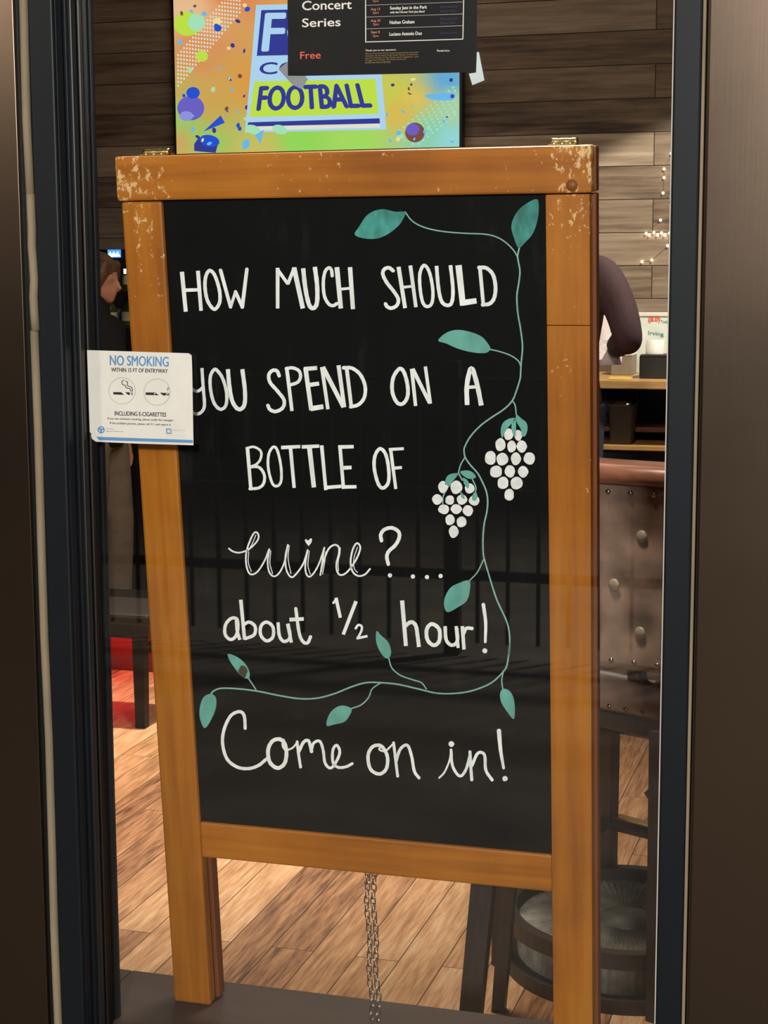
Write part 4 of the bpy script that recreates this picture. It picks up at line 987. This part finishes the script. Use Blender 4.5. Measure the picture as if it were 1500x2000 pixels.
for bx_, bz in btn:
    mb = MB(); mb.ball((bx_, curve_back(bx_, -0.034) + 0.009, bz), (0.0125, 0.0055, 0.0125), seg=16, ring=10); mb.build('tuft_button', M_button, back)
mb = MB(); mb.box((-0.205, -0.185, 0.605), (0.205, 0.23, 0.690), bev=0.032, seg=5)
for f in mb.bm.faces: f.smooth = True
seat = mb.build('seat', M_leather, bs)
for i in range(9):
    x = -0.16 + 0.04*i; mb = MB(); mb.ball((x, -0.186, 0.625), (0.005, 0.003, 0.005), seg=10, ring=6); mb.build('nailhead', M_nail, seat)
MB().box((-0.20, -0.18, 0.575), (0.20, 0.22, 0.61), bev=0.004).build('seat_frame', M_darkwood, bs)
for sx in (-1, 1):
    for sy in (-1, 1):
        lx = 0.212 if sx > 0 else -0.191
        MB().tube([(lx, 0.191*sy, 0), (lx, 0.191*sy, 0.60)], [0.016, 0.018], sq=True).build('leg', M_darkwood, bs)
    MB().tube([(0.13*sx, -0.15, 0.60), (0.13*sx, -0.168, 0.75), (0.13*sx, -0.170, 1.0)], [0.014, 0.014, 0.012], sq=True).build('back_post', M_darkwood, bs)
for i, (a, b) in enumerate((((-.191, -.191), (-.191, .191)), ((-.191, .191), (.191, .191)), ((.191, .191), (.191, -.191)))):
    for z, hh in ((0.462, 0.016), (0.228, 0.014)):
        MB().tube([(a[0], a[1], z), ((a[0] + b[0])/2*1.0, (a[1] + b[1])/2, z + 0.004), (b[0], b[1], z)], [(hh, 0.011)]*3, sq=True).build('stretcher', M_darkwood, bs)
fp = MB().box((-0.17, 0.178, 0.2455), (0.17, 0.206, 0.2505), bev=0.001).build('kick_plate', M_brass, bs)
def hoop(r, z, hh, tk): 
    mb = MB(); mb.rings([[((r + dr)*math.cos(t), (r + dr)*math.sin(t), z + dz) for dr, dz in ((0, 0), (tk, 0), (tk, hh), (0, hh))] for t in [2*PI*k/64 for k in range(65)]], cap=False, smooth=False); return mb
hoop(0.238, 0.095, 0.034, 0.025).build('foot_ring', M_darkwood, bs)
hoop(0.236, 0.0, 0.030, 0.028).build('base_ring', M_darkwood, bs)
mb = MB(); n = 90
mb.rings([[(( 0.230 + rr_)*math.cos(2*PI*(k + 0.0)/n/2), (0.230 + rr_)*math.sin(2*PI*k/n/2), z) for k in range(2*n) for rr_ in [0.006 if k % 2 else 0.0]] for z in (0.02, 0.06, 0.10)], cap=False, smooth=False)
mb.rings([[(r*math.cos(2*PI*k/n/2), r*math.sin(2*PI*k/n/2), 0.098 + (0.006 if k % 2 else 0.0)) for k in range(2*n)] for r in (0.05, 0.14, 0.232)], cap=False, smooth=False)
mb.lathe([(0, 0.09), (0.06, 0.09), (0.06, 0.106), (0, 0.109)], n=24)
mb.build('reed_base', M_reed, bs)

ts = thing('tripod_stool', 'dark three legged wooden stool behind the sign, a leg showing right of the chain', 'stool', (-0.61, 0.93, 0))
mb = MB(); mb.lathe([(0, 0.60), (0.10, 0.60), (0.112, 0.610), (0.112, 0.630), (0.10, 0.640), (0, 0.640)], n=32); mb.build('seat', M_darkwood, ts)
for (tx, ty), (fx, fy) in (((-0.052, -0.085), (-0.098, -0.13)), ((0.06, 0.05), (0.082, 0.12)), ((-0.04, 0.08), (-0.105, 0.19))):
    MB().tube([(fx, fy, 0), (tx, ty, 0.605)], [0.019, 0.021] if fy < 0 else [0.013, 0.015], sq=True).build('leg', M_darkwood, ts)

# ================================================================== STREET SIDE (seen only as reflections in the glass)
fe = thing('street_railing', 'black iron railing across the pavement mirrored in the window glass', 'railing', (-3, -4.2, 0))
for z in (0.30, 0.62, 1.05):
    mb = MB(); mb.box((-3.2, -0.02, z), (3.6, 0.02, z + 0.035)); mb.build('rail', M_iron, fe)
mb = MB()
for i in range(57): mb.box((-3.18 + 0.12*i - 0.007, -0.007, 0.05), (-3.18 + 0.12*i + 0.007, 0.007, 1.06))
b_o = mb.build('bar', M_iron, fe); b_o['kind'] = 'stuff'
for x in (-3.2, -0.9, 1.4, 3.6): MB().box((x - 0.03, -0.03, 0), (x + 0.03, 0.03, 1.15), bev=0.004).build('post', M_iron, fe)
